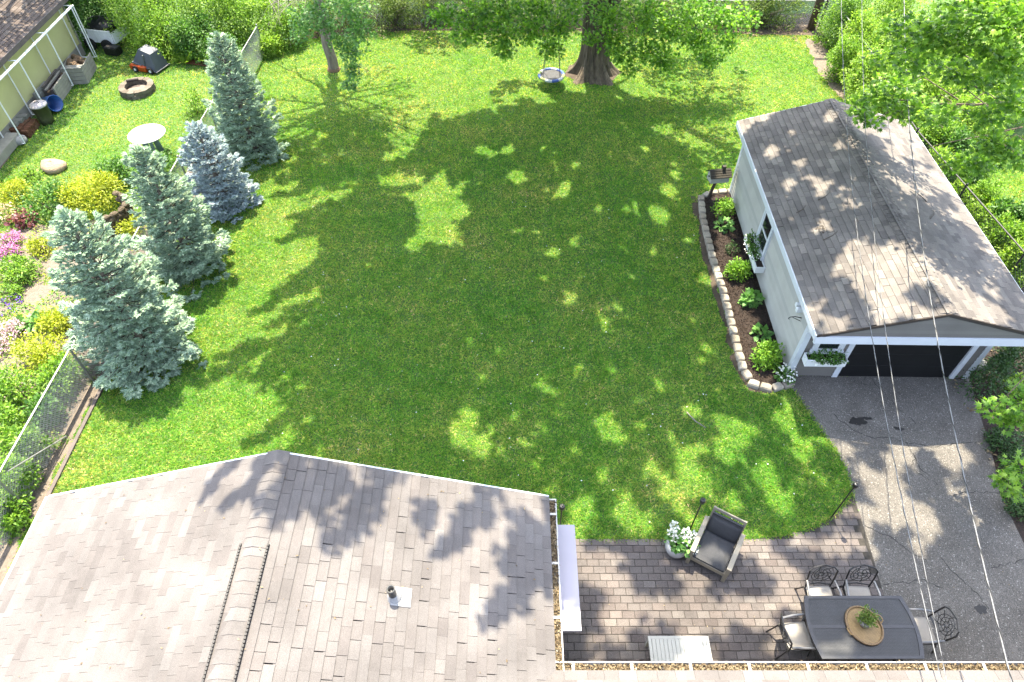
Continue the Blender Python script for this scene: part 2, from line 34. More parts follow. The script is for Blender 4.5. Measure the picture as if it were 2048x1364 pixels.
BUSHES = [('bed_shrub', 'rounded bright green shrub nearest the birdhouse in the mulch bed', 'shrub', 6.27, 16.29, 0.28, 0.25, 0.5, 'box', 420, 'plants in the mulch bed beside the garage'), ('leafy_plant', 'low broad leaved plant second from the birdhouse in the mulch bed', 'plant', 6.16, 15.6, 0.23, 0.21, 0.3, 'hosta', 70, 'plants in the mulch bed beside the garage'), ('bed_shrub', 'small dark green plant beside the side window box', 'shrub', 6.19, 14.55, 0.21, 0.19, 0.35, 'dark', 170, 'plants in the mulch bed beside the garage'), ('bed_shrub', 'rounded bright green shrub below the side window box', 'shrub', 6.11, 13.56, 0.31, 0.28, 0.55, 'box', 560, 'plants in the mulch bed beside the garage'), ('leafy_plant', 'leafy light green plant in the middle of the mulch bed', 'plant', 6.25, 12.58, 0.22, 0.2, 0.35, 'hosta', 90, 'plants in the mulch bed beside the garage'), ('leafy_plant', 'low leafy plant just behind the largest bright shrub', 'plant', 6.24, 11.38, 0.18, 0.16, 0.25, 'hosta', 60, 'plants in the mulch bed beside the garage'), ('bed_shrub', 'largest bright green shrub at the garage corner end of the mulch bed', 'shrub', 6.14, 10.51, 0.35, 0.32, 0.6, 'box', 800, 'plants in the mulch bed beside the garage'), ('juniper_shrub', 'wide golden green juniper shrub spreading beside the boulder', 'shrub', -12.61, 16.75, 0.93, 0.84, 0.9, 'gold', 2600, None), ('leafy_shrub', 'leafy mid green shrub left of the golden juniper', 'shrub', -13.77, 16.45, 0.77, 0.69, 0.8, 'green', 900, None), ('gold_shrub', 'yellow green mound at the edge of the neighbour lawn by the left frame edge', 'shrub', -15.16, 17.02, 0.55, 0.5, 0.5, 'gold', 700, None), ('rose_shrub', 'pale peach flowering shrub at the left frame edge', 'shrub', -14.95, 16.05, 0.38, 0.34, 0.5, 'peach', 300, None), ('foliage_plant', 'dark red leaved plant between leafy shrub and pink flowers', 'plant', -14.36, 15.87, 0.38, 0.34, 0.35, 'red', 160, None), ('phlox_mound', 'bright pink flowering mound, upper of the two pink cushions', 'flowers', -14.34, 14.98, 0.37, 0.33, 0.3, 'pink', 420, None), ('phlox_mound', 'bright pink flowering mound, lower and larger of the two pink cushions', 'flowers', -14.16, 14.45, 0.36, 0.32, 0.3, 'pink', 420, None), ('gold_shrub', 'small golden shrub left of the tall near spruce top', 'shrub', -13.21, 14.56, 0.36, 0.32, 0.4, 'gold', 420, None), ('boxwood_shrub', 'dense green shrub below the pink flower cushions', 'shrub', -13.4, 13.54, 0.54, 0.49, 0.5, 'green2', 900, None), ('leafy_plant', 'low pale green plant above the two rounded stones', 'plant', -13.32, 12.88, 0.32, 0.29, 0.3, 'green2', 260, None), ('hosta_plant', 'broad leaved hosta right of the pale pink flowers', 'plant', -12.13, 11.76, 0.36, 0.32, 0.35, 'hosta', 110, None), ('flower_mound', 'pale pink flowering mound beside the hosta', 'flowers', -12.61, 11.43, 0.43, 0.39, 0.35, 'palepink', 460, None), ('flower_mound', 'pale pink flowers at the frame edge below the hosta', 'flowers', -12.55, 10.93, 0.22, 0.2, 0.3, 'palepink', 220, None), ('spirea_shrub', 'yellow green spirea right of the hosta', 'shrub', -11.53, 11.74, 0.48, 0.43, 0.5, 'gold', 900, None), ('spirea_shrub', 'large yellow green spirea next to the near end of the fence', 'shrub', -11.29, 10.58, 0.67, 0.6, 0.7, 'gold', 1500, None), ('spirea_shrub', 'bright green shrub against the chain link fence post', 'shrub', -10.6, 9.97, 0.47, 0.42, 0.7, 'green2', 900, None), ('leafy_shrub', 'big mid green shrub at the left frame edge beside the fence', 'shrub', -11.3, 9.38, 0.57, 0.51, 0.9, 'green2', 1400, None), ('leafy_shrub', 'mid green shrub left of the fence brace', 'shrub', -11.15, 8.46, 0.44, 0.4, 0.8, 'green2', 800, None), ('leafy_shrub', 'green shrub behind the fence mesh below the brace', 'shrub', -10.7, 7.98, 0.45, 0.41, 0.7, 'green2', 900, None), ('leafy_shrub', 'green shrub behind the nearest stretch of fence mesh', 'shrub', -10.37, 6.95, 0.46, 0.41, 0.7, 'green2', 1000, None), ('leafy_shrub', 'leafy shrub pressed against the near fence mesh, farthest of five', 'shrub', -10.5, 9.53, 0.3, 0.27, 0.7, 'green2', 600, None), ('leafy_shrub', 'leafy shrub pressed against the near fence mesh, second of five', 'shrub', -10.48, 8.87, 0.31, 0.28, 0.7, 'green', 600, None), ('leafy_shrub', 'leafy shrub pressed against the near fence mesh by the brace', 'shrub', -10.35, 8.01, 0.32, 0.29, 0.8, 'green2', 700, None), ('leafy_shrub', 'leafy shrub pressed against the near fence mesh below the brace', 'shrub', -10.28, 7.3, 0.31, 0.28, 0.7, 'green2', 700, None), ('leafy_shrub', 'leafy shrub pressed against the nearest fence mesh', 'shrub', -10.18, 6.56, 0.3, 0.27, 0.7, 'green2', 700, None), ('leafy_plant', 'leafy weeds growing through the fence bottom at lower left', 'plant', -10.05, 6.28, 0.3, 0.27, 0.5, 'green2', 500, None), ('leafy_plant', 'leafy green plant between the round table and the fence', 'plant', -11.3, 18.58, 0.64, 0.58, 0.5, 'green', 500, None), ('leafy_plant', 'tall leafy plant above the stacked stone wall', 'plant', -12.37, 17.77, 0.59, 0.53, 0.7, 'green', 600, None), ('gold_shrub', 'small golden shrub between the two nearer green spruces', 'shrub', -10.96, 15.37, 0.4, 0.36, 0.5, 'gold', 420, None), ('leafy_plant', 'bright leafy plant on the fence behind the blue spruce', 'plant', -11.12, 21.97, 0.42, 0.38, 0.8, 'green2', 360, None), ('leafy_plant', 'low leafy plant at the fence by the back green spruce', 'plant', -10.18, 24.29, 0.37, 0.33, 0.4, 'green2', 240, None), ('leafy_plant', 'leafy plant below the yellow house eave stone edge', 'plant', -15.2, 18.09, 0.35, 0.32, 0.25, 'green2', 200, None), ('thicket_shrub', 'bright shrub of the thicket right of the white trailer', 'shrub', -14.63, 27.31, 1.38, 1.24, 2.2, 'lime', 4200, 'shrubs of the thicket behind the fire pit'), ('thicket_shrub', 'tall lime shrub at the back of the thicket above the grey cart', 'shrub', -13.29, 27.53, 1.38, 1.24, 2.4, 'green2', 4200, 'shrubs of the thicket behind the fire pit'), ('thicket_shrub', 'bright green shrub at the top edge above the back spruce', 'shrub', -11.99, 27.87, 1.39, 1.25, 2.5, 'lime', 4200, 'shrubs of the thicket behind the fire pit'), ('thicket_shrub', 'lime shrub just behind the grey dump cart', 'shrub', -13.41, 26.25, 1.06, 0.95, 1.6, 'green2', 3300, 'shrubs of the thicket behind the fire pit'), ('thicket_shrub', 'bright shrub behind the red poles, right of the grey cart', 'shrub', -12.29, 26.25, 0.97, 0.87, 1.4, 'green', 3000, 'shrubs of the thicket behind the fire pit'), ('thicket_shrub', 'lime shrub above the far end of the chain link fence', 'shrub', -11.25, 27.55, 1.2, 1.08, 1.6, 'green2', 3600, 'shrubs of the thicket behind the fire pit'), ('thicket_shrub', 'bright shrub at the top edge left of the pale dead branches', 'shrub', -10.19, 28.23, 1.11, 1.0, 1.8, 'lime', 3300, 'shrubs of the thicket behind the fire pit'), ('thicket_shrub', 'dark green bush overhanging the white trailer tarp', 'shrub', -15.88, 27.98, 0.89, 0.8, 2.6, 'green', 2700, 'shrubs of the thicket behind the fire pit'), ('thicket_shrub', 'dark green bush at the top edge behind the pipe frame', 'shrub', -16.92, 27.97, 1.09, 0.98, 2.8, 'green', 3300, 'shrubs of the thicket behind the fire pit'), ('thicket_shrub', 'dark bush right behind the yellow house corner', 'shrub', -17.39, 26.87, 0.78, 0.7, 2.2, 'green', 2400, 'shrubs of the thicket behind the fire pit'), ('thicket_shrub', 'low lime shrub touching the back of the grey cart', 'shrub', -14.02, 25.95, 0.58, 0.52, 0.9, 'lime', 1800, 'shrubs of the thicket behind the fire pit'), ('thicket_shrub', 'leafy shrub under the pale dead branches at the fence corner', 'shrub', -9.22, 27.22, 0.99, 0.89, 1.3, 'green2', 3000, 'shrubs of the thicket behind the fire pit'), ('thicket_shrub', 'low lime shrub at the foot of the dead branches', 'shrub', -9.5, 26.37, 0.59, 0.53, 0.7, 'lime', 1800, 'shrubs of the thicket behind the fire pit'), ('thicket_shrub', 'low bright shrub beside the top of the back spruce', 'shrub', -11.25, 25.75, 0.77, 0.69, 0.9, 'green', 2400, 'shrubs of the thicket behind the fire pit'), ('vine_shrub', 'olive shrub left of the slim young tree by the back fence', 'shrub', -8.22, 28.37, 1.12, 1.01, 1.6, 'olive', 3025, 'shrubs along the back fence'), ('vine_shrub', 'olive shrub directly behind the slim young tree', 'shrub', -7.08, 28.85, 1.03, 0.93, 1.6, 'olive', 2750, 'shrubs along the back fence'), ('vine_shrub', 'olive shrub right of the slim young tree at the back fence', 'shrub', -5.45, 28.97, 1.24, 1.12, 1.5, 'olive', 3300, 'shrubs along the back fence'), ('vine_shrub', 'olive shrub left of the pale back fence post', 'shrub', -4.05, 29.33, 1.25, 1.12, 1.4, 'olive', 3300, 'shrubs along the back fence'), ('vine_shrub', 'olive shrub right of the pale back fence post', 'shrub', -2.61, 29.59, 1.26, 1.13, 1.3, 'olive', 3300, 'shrubs along the back fence'), ('vine_shrub', 'olive shrub midway between the back fence post and big trunk', 'shrub', -1.12, 29.2, 1.04, 0.94, 1.3, 'olive', 2750, 'shrubs along the back fence'), ('vine_shrub', 'olive shrub at the back fence left above the saucer swing', 'shrub', 0.54, 28.97, 1.24, 1.12, 1.5, 'olive', 3300, 'shrubs along the back fence'), ('vine_shrub', 'olive shrub immediately left of the big trunk at the back fence', 'shrub', 2.21, 29.33, 1.04, 0.94, 1.4, 'olive', 2750, 'shrubs along the back fence'), ('vine_shrub', 'olive shrub immediately right of the big trunk at the back fence', 'shrub', 5.1, 29.08, 1.24, 1.12, 1.4, 'olive', 3300, 'shrubs along the back fence'), ('vine_shrub', 'olive shrub behind the right low branches of the big maple', 'shrub', 6.71, 28.73, 1.24, 1.12, 1.3, 'olive', 3300, 'shrubs along the back fence'), ('vine_shrub', 'olive shrub where the big maple foliage ends along the back fence', 'shrub', 8.2, 28.96, 1.14, 1.03, 1.3, 'olive', 3025, 'shrubs along the back fence'), ('vine_shrub', 'olive shrub left of the utility pole, second from it', 'shrub', 9.87, 29.08, 1.14, 1.03, 1.4, 'olive', 3025, 'shrubs along the back fence'), ('vine_shrub', 'olive shrub next to the utility pole on its left', 'shrub', 11.09, 29.09, 1.03, 0.93, 1.6, 'olive', 2750, 'shrubs along the back fence'), ('thicket_shrub', 'sunlit shrub immediately right of the utility pole', 'shrub', 13.07, 27.09, 0.98, 0.88, 2.0, 'green2', 3750, 'shrubs of the sunlit thicket east of the garage'), ('thicket_shrub', 'green shrub right of the pole below the loose metal rail', 'shrub', 13.32, 25.0, 1.12, 1.01, 2.0, 'lime', 4500, 'shrubs of the sunlit thicket east of the garage'), ('thicket_shrub', 'bright shrub at the top edge right of the loose metal rail', 'shrub', 14.94, 27.08, 1.17, 1.05, 2.4, 'lime', 4500, 'shrubs of the sunlit thicket east of the garage'), ('thicket_shrub', 'bright shrub along the sandy soil strip, middle one', 'shrub', 12.46, 24.35, 0.83, 0.75, 1.5, 'green2', 3375, 'shrubs of the sunlit thicket east of the garage'), ('thicket_shrub', 'green shrub at the end of the sandy strip behind the garage', 'shrub', 12.76, 22.69, 1.05, 0.95, 1.7, 'lime', 4500, 'shrubs of the sunlit thicket east of the garage'), ('thicket_shrub', 'bright shrub above the far garage corner', 'shrub', 14.57, 24.02, 1.27, 1.14, 2.2, 'lime', 5250, 'shrubs of the sunlit thicket east of the garage'), ('thicket_shrub', 'bright shrub under the top right maple branches', 'shrub', 16.4, 25.57, 1.31, 1.18, 2.6, 'green2', 5250, 'shrubs of the sunlit thicket east of the garage'), ('thicket_shrub', 'green shrub just beyond the far right roof corner', 'shrub', 14.23, 21.58, 1.19, 1.07, 1.8, 'lime', 5250, 'shrubs of the sunlit thicket east of the garage'), ('thicket_shrub', 'bright shrub beneath the longest pale maple branch', 'shrub', 15.6, 22.22, 1.21, 1.09, 2.2, 'lime', 5250, 'shrubs of the sunlit thicket east of the garage'), ('thicket_shrub', 'bright thicket shrub near the top right corner under maple leaves', 'shrub', 17.52, 24.37, 1.27, 1.14, 2.6, 'green2', 5250, 'shrubs of the sunlit thicket east of the garage'), ('thicket_shrub', 'green shrub below the top right maple at the frame edge', 'shrub', 16.82, 21.55, 1.18, 1.06, 2.2, 'lime', 5250, 'shrubs of the sunlit thicket east of the garage'), ('thicket_shrub', 'bright shrub right of the far roof corner by the dark fence', 'shrub', 15.11, 20.02, 0.98, 0.88, 1.6, 'lime', 4500, 'shrubs of the sunlit thicket east of the garage'), ('thicket_shrub', 'bright low shrub along the dark fence rail, farthest one', 'shrub', 13.66, 19.16, 0.8, 0.72, 1.4, 'green2', 3750, 'shrubs of the sunlit thicket east of the garage'), ('thicket_shrub', 'green low shrub along the dark fence, second one', 'shrub', 13.18, 16.32, 0.59, 0.53, 1.0, 'lime', 3000, 'shrubs of the sunlit thicket east of the garage'), ('thicket_shrub', 'bright low shrub on the dark fence halfway down the roof', 'shrub', 13.35, 15.4, 0.57, 0.51, 1.0, 'lime', 3000, 'shrubs of the sunlit thicket east of the garage'), ('thicket_shrub', 'bright low shrub at the dark fence near the grass patch', 'shrub', 13.46, 14.47, 0.62, 0.56, 1.1, 'green2', 3375, 'shrubs of the sunlit thicket east of the garage'), ('thicket_shrub', 'green low shrub at the dark fence, nearest to camera', 'shrub', 13.54, 13.65, 0.6, 0.54, 1.1, 'lime', 3375, 'shrubs of the sunlit thicket east of the garage'), ('thicket_shrub', 'bright shrub squeezed between roof edge and dark fence', 'shrub', 13.15, 17.75, 0.61, 0.55, 1.1, 'lime', 3000, 'shrubs of the sunlit thicket east of the garage'), ('thicket_shrub', 'tall green shrub filling the top right corner', 'shrub', 19.11, 26.38, 1.33, 1.2, 3.0, 'green2', 5250, 'shrubs of the sunlit thicket east of the garage'), ('thicket_shrub', 'low bright shrub touching the garage ridge end', 'shrub', 12.36, 21.63, 0.69, 0.62, 1.0, 'lime', 3000, 'shrubs of the sunlit thicket east of the garage'), ('thicket_shrub', 'dense shrub hugging the garage right eave, second from the far end', 'shrub', 13.72, 18.67, 0.57, 0.51, 1.3, 'green', 2520, 'shrubs of the sunlit thicket east of the garage'), ('thicket_shrub', 'dense shrub beyond the dark fence by the sunny grass patch, far side', 'shrub', 13.96, 17.55, 0.55, 0.5, 1.2, 'green2', 2520, 'shrubs of the sunlit thicket east of the garage'), ('thicket_shrub', 'dense shrub between right eave and dark fence, third', 'shrub', 13.25, 16.85, 0.48, 0.43, 1.3, 'green', 2240, 'shrubs of the sunlit thicket east of the garage'), ('thicket_shrub', 'dense shrub on the dark fence beside the sunny grass patch', 'shrub', 13.67, 16.07, 0.49, 0.44, 1.2, 'green2', 2380, 'shrubs of the sunlit thicket east of the garage'), ('thicket_shrub', 'dense shrub on the dark fence just nearer than the grass patch', 'shrub', 13.68, 15.16, 0.48, 0.43, 1.2, 'green', 2380, 'shrubs of the sunlit thicket east of the garage'), ('thicket_shrub', 'dense shrub at the frame edge on the dark fence, nearest', 'shrub', 13.71, 14.2, 0.49, 0.44, 1.2, 'green2', 2520, 'shrubs of the sunlit thicket east of the garage'), ('thicket_shrub', 'dense shrub at the right frame edge below the sunny grass patch', 'shrub', 14.28, 14.94, 0.56, 0.5, 1.2, 'green', 2800, 'shrubs of the sunlit thicket east of the garage'), ('thicket_shrub', 'dense shrub at the far right roof corner under maple leaves', 'shrub', 13.45, 19.76, 0.55, 0.5, 1.3, 'green2', 2380, 'shrubs of the sunlit thicket east of the garage'), ('evergreen_shrub', 'dark conical evergreen beside the garage door at the right edge', 'shrub', 11.01, 9.69, 0.57, 0.51, 1.4, 'dark', 1700, None), ('evergreen_shrub', 'second dark evergreen behind the first, under the right roof edge', 'shrub', 12.0, 10.47, 0.59, 0.53, 1.5, 'dark', 1500, None), ('ground_cover_plant', 'low ground cover clump beside the driveway below the evergreens', 'plant', 10.83, 8.22, 0.42, 0.38, 0.35, 'dark', 700, None), ('ground_cover_plant', 'low ground cover clump at the right edge beside the driveway', 'plant', 10.83, 7.57, 0.43, 0.39, 0.4, 'dark', 700, None), ('ground_cover_plant', 'ground cover clump nearest the camera beside the driveway', 'plant', 10.45, 6.65, 0.35, 0.32, 0.35, 'dark', 600, None), ('ground_cover_plant', 'bright leafy clump at the right edge above the maple twig', 'plant', 11.83, 9.68, 0.26, 0.23, 0.5, 'lime', 260, None)]

# ------------------------------------------------------------------ materials
def _mat(name):
    m = bpy.data.materials.new(name); m.use_nodes = True
    n = m.node_tree.nodes; return m, n, m.node_tree.links, n['Principled BSDF']
def ramp(n, stops):
    r = n.new('ShaderNodeValToRGB'); e = r.color_ramp.elements
    while len(e) < len(stops): e.new(.5)
    for k, (p, c) in enumerate(stops): e[k].position = p; e[k].color = (*c, 1)
    return r
def noise(n, l, scale, detail=4, vec='Object', rough=.6, stretch=None):
    t = n.new('ShaderNodeTexNoise'); t.inputs['Scale'].default_value = scale; t.inputs['Detail'].default_value = detail; t.inputs['Roughness'].default_value = rough
    if vec == 'World':
        g = n.new('ShaderNodeNewGeometry'); src = g.outputs['Position']
    else:
        tc = n.new('ShaderNodeTexCoord'); src = tc.outputs[vec]
    if stretch:
        mp = n.new('ShaderNodeMapping'); mp.inputs['Scale'].default_value = stretch; l.new(src, mp.inputs[0]); src = mp.outputs[0]
    l.new(src, t.inputs['Vector']); return t
def rand_socket(n, l):
    g = n.new('ShaderNodeNewGeometry'); oi = n.new('ShaderNodeObjectInfo')
    a = n.new('ShaderNodeMath'); a.operation = 'ADD'; l.new(g.outputs['Random Per Island'], a.inputs[0]); l.new(oi.outputs['Random'], a.inputs[1])
    f = n.new('ShaderNodeMath'); f.operation = 'FRACT'; l.new(a.outputs[0], f.inputs[0]); return f.outputs[0]
def mixc(n, l, fac, a, b, mode='MIX'):
    m = n.new('ShaderNodeMix'); m.data_type = 'RGBA'; m.blend_type = mode
    for s, v in ((m.inputs[0], fac), (m.inputs[6], a), (m.inputs[7], b)):
        if isinstance(v, (int, float)): s.default_value = v
        elif isinstance(v, tuple): s.default_value = (*v, 1)
        else: l.new(v, s)
    return m.outputs[2]
def surf(name, col, rough=.7, var=.25, scale=8, bump=.2, bscale=60, metal=0, spec=.4, vec='Object', stretch=None, bdist=.01, k=.42):
    col = tuple(c*k for c in col); m, n, l, b = _mat(name)
    t = noise(n, l, scale, 5, vec, .65, stretch)
    r = ramp(n, [(.3, tuple(c*(1-var) for c in col)), (.7, tuple(min(1, c*(1+var)) for c in col))])
    l.new(t.outputs[0], r.inputs[0]); l.new(r.outputs[0], b.inputs['Base Color'])
    b.inputs['Roughness'].default_value = rough; b.inputs['Metallic'].default_value = metal; b.inputs['Specular IOR Level'].default_value = spec
    if bump:
        t2 = noise(n, l, bscale, 4, vec, .6, stretch); bp = n.new('ShaderNodeBump'); bp.inputs['Strength'].default_value = bump; bp.inputs['Distance'].default_value = bdist
        l.new(t2.outputs[0], bp.inputs['Height']); l.new(bp.outputs[0], b.inputs['Normal'])
    return m
def pieces(name, stops, rough=.9, grain=260, gamt=.35, blotch=1.2, bamt=.2, bump=.35, k=.29):
    """material for many like pieces: each island or object takes its own tone from the ramp; mineral grain and weathering on top"""
    m, n, l, b = _mat(name)
    r = ramp(n, [(p, tuple(q*k for q in c)) for p, c in stops]); l.new(rand_socket(n, l), r.inputs[0])
    g = noise(n, l, grain, 2, 'World', .7); gr = ramp(n, [(.3, (1-gamt,)*3), (.7, (1+gamt,)*3)]); l.new(g.outputs[0], gr.inputs[0])
    w = noise(n, l, blotch, 5, 'World', .6); wr = ramp(n, [(.3, (1-bamt,)*3), (.7, (1+bamt*.6,)*3)]); l.new(w.outputs[0], wr.inputs[0])
    c = mixc(n, l, 1.0, r.outputs[0], gr.outputs[0], 'MULTIPLY'); c = mixc(n, l, 1.0, c, wr.outputs[0], 'MULTIPLY')
    l.new(c, b.inputs['Base Color']); b.inputs['Roughness'].default_value = rough; b.inputs['Specular IOR Level'].default_value = .25
    bp = n.new('ShaderNodeBump'); bp.inputs['Strength'].default_value = bump; bp.inputs['Distance'].default_value = .004
    l.new(g.outputs[0], bp.inputs['Height']); l.new(bp.outputs[0], b.inputs['Normal'])
    return m
def leaf(name, dark, mid, light, trans=.35, rough=.5, tint=1.35, spec=.35):
    m, n, l, b = _mat(name)
    r = ramp(n, [(0, dark), (.5, mid), (1, light)]); l.new(rand_socket(n, l), r.inputs[0])
    l.new(r.outputs[0], b.inputs['Base Color']); b.inputs['Roughness'].default_value = rough; b.inputs['Specular IOR Level'].default_value = spec
    t = n.new('ShaderNodeBsdfTranslucent'); tc = mixc(n, l, 1.0, r.outputs[0], (tint, tint*1.05, tint*.5), 'MULTIPLY'); l.new(tc, t.inputs[0])
    mx = n.new('ShaderNodeMixShader'); mx.inputs[0].default_value = trans
    l.new(b.outputs[0], mx.inputs[1]); l.new(t.outputs[0], mx.inputs[2]); l.new(mx.outputs[0], n['Material Output'].inputs[0])
    return m
def grass_mat():
    m, n, l, b = _mat('grass_blades')
    r = ramp(n, [(0, (.045, .165, .018)), (.3, (.09, .262, .024)), (.7, (.165, .335, .036)), (.92, (.28, .37, .065)), (1, (.45, .43, .19))]); l.new(rand_socket(n, l), r.inputs[0])
    w = noise(n, l, .45, 5, 'World', .62); wr = ramp(n, [(.38, (.78, .92, .82)), (.47, (1, 1, 1)), (.59, (1.25, 1.05, 1.4)), (.70, (1.7, 1.12, 2.2))]); l.new(w.outputs[0], wr.inputs[0])
    w2 = noise(n, l, 2.6, 4, 'World', .6); wr2 = ramp(n, [(.35, (.74, .80, .74)), (.7, (1.25, 1.16, 1.25))]); l.new(w2.outputs[0], wr2.inputs[0])
    c = mixc(n, l, 1.0, r.outputs[0], wr.outputs[0], 'MULTIPLY'); c = mixc(n, l, 1.0, c, wr2.outputs[0], 'MULTIPLY')
    w3 = noise(n, l, 13, 3, 'World', .7); wr3 = ramp(n, [(.32, (.70, .76, .70)), (.5, (1, 1, 1)), (.68, (1.28, 1.2, 1.28))]); l.new(w3.outputs[0], wr3.inputs[0])
    c = mixc(n, l, 1.0, c, wr3.outputs[0], 'MULTIPLY')
    l.new(c, b.inputs['Base Color']); b.inputs['Roughness'].default_value = .55; b.inputs['Specular IOR Level'].default_value = .3
    t = n.new('ShaderNodeBsdfTranslucent'); tc = mixc(n, l, 1.0, c, (2.05, 1.45, .6), 'MULTIPLY'); l.new(tc, t.inputs[0])
    mx = n.new('ShaderNodeMixShader'); mx.inputs[0].default_value = .5
    l.new(b.outputs[0], mx.inputs[1]); l.new(t.outputs[0], mx.inputs[2]); l.new(mx.outputs[0], n['Material Output'].inputs[0])
    return m
def ground_mat():
    m, n, l, b = _mat('turf_soil')
    t = noise(n, l, 22, 6, 'World', .7); r = ramp(n, [(.3, (.028, .06, .011)), (.55, (.042, .085, .014)), (.75, (.07, .09, .025))]); l.new(t.outputs[0], r.inputs[0])
    l.new(r.outputs[0], b.inputs['Base Color']); b.inputs['Roughness'].default_value = .95
    return m
def asphalt_mat():
    m, n, l, b = _mat('asphalt')
    t = noise(n, l, 1.3, 6, 'World', .65); r = ramp(n, [(.25, (.045, .040, .035)), (.42, (.063, .057, .050)), (.55, (.073, .067, .060)), (.75, (.094, .086, .077))]); l.new(t.outputs[0], r.inputs[0])
    v = n.new('ShaderNodeTexVoronoi'); v.inputs['Scale'].default_value = 75; g = n.new('ShaderNodeNewGeometry'); l.new(g.outputs['Position'], v.inputs['Vector'])
    vr = ramp(n, [(0, (.42, .42, .42)), (.45, (.92, .92, .92)), (1, (1.55, 1.52, 1.48))]); l.new(v.outputs['Color'], vr.inputs[0])
    c = mixc(n, l, 1.0, r.outputs[0], vr.outputs[0], 'MULTIPLY')
    s = noise(n, l, 42, 2, 'World', .5); sr = ramp(n, [(.64, (0, 0, 0)), (.70, (1, 1, 1))]); l.new(s.outputs[0], sr.inputs[0])
    c = mixc(n, l, sr.outputs[0], c, (.24, .23, .21)); l.new(c, b.inputs['Base Color']); b.inputs['Roughness'].default_value = .9
    bp = n.new('ShaderNodeBump'); bp.inputs['Strength'].default_value = .5; bp.inputs['Distance'].default_value = .006; l.new(v.outputs['Distance'], bp.inputs['Height']); l.new(bp.outputs[0], b.inputs['Normal'])
    return m
def bark_mat(name, a, c2):
    m, n, l, b = _mat(name)
    t = noise(n, l, 9, 8, 'Object', .7, (1, 1, .18)); r = ramp(n, [(.3, a), (.7, c2)]); l.new(t.outputs[0], r.inputs[0]); l.new(r.outputs[0], b.inputs['Base Color'])
    b.inputs['Roughness'].default_value = .95
    bp = n.new('ShaderNodeBump'); bp.inputs['Strength'].default_value = .9; bp.inputs['Distance'].default_value = .04; l.new(t.outputs[0], bp.inputs['Height']); l.new(bp.outputs[0], b.inputs['Normal'])
    return m
def weave_mat(name, c1, c2, sx, sy, rough=.5, metal=0., spec=.5, bump=.6):
    m, n, l, b = _mat(name)
    tc = n.new('ShaderNodeTexCoord'); mp = n.new('ShaderNodeMapping'); mp.inputs['Scale'].default_value = (sx, sy, 1); mp.inputs['Rotation'].default_value = (0, 0, R(45)); l.new(tc.outputs['Object'], mp.inputs[0])
    ck = n.new('ShaderNodeTexChecker'); ck.inputs['Scale'].default_value = 1; ck.inputs[1].default_value = (*c1, 1); ck.inputs[2].default_value = (*c2, 1); l.new(mp.outputs[0], ck.inputs[0])
    t = noise(n, l, 5, 4); rr = ramp(n, [(.3, (.8,)*3), (.7, (1.2,)*3)]); l.new(t.outputs[0], rr.inputs[0])
    l.new(mixc(n, l, 1., ck.outputs[0], rr.outputs[0], 'MULTIPLY'), b.inputs['Base Color'])
    b.inputs['Roughness'].default_value = rough; b.inputs['Metallic'].default_value = metal; b.inputs['Specular IOR Level'].default_value = spec
    bp = n.new('ShaderNodeBump'); bp.inputs['Strength'].default_value = bump; bp.inputs['Distance'].default_value = .003; l.new(ck.outputs[1], bp.inputs['Height']); l.new(bp.outputs[0], b.inputs['Normal'])
    return m

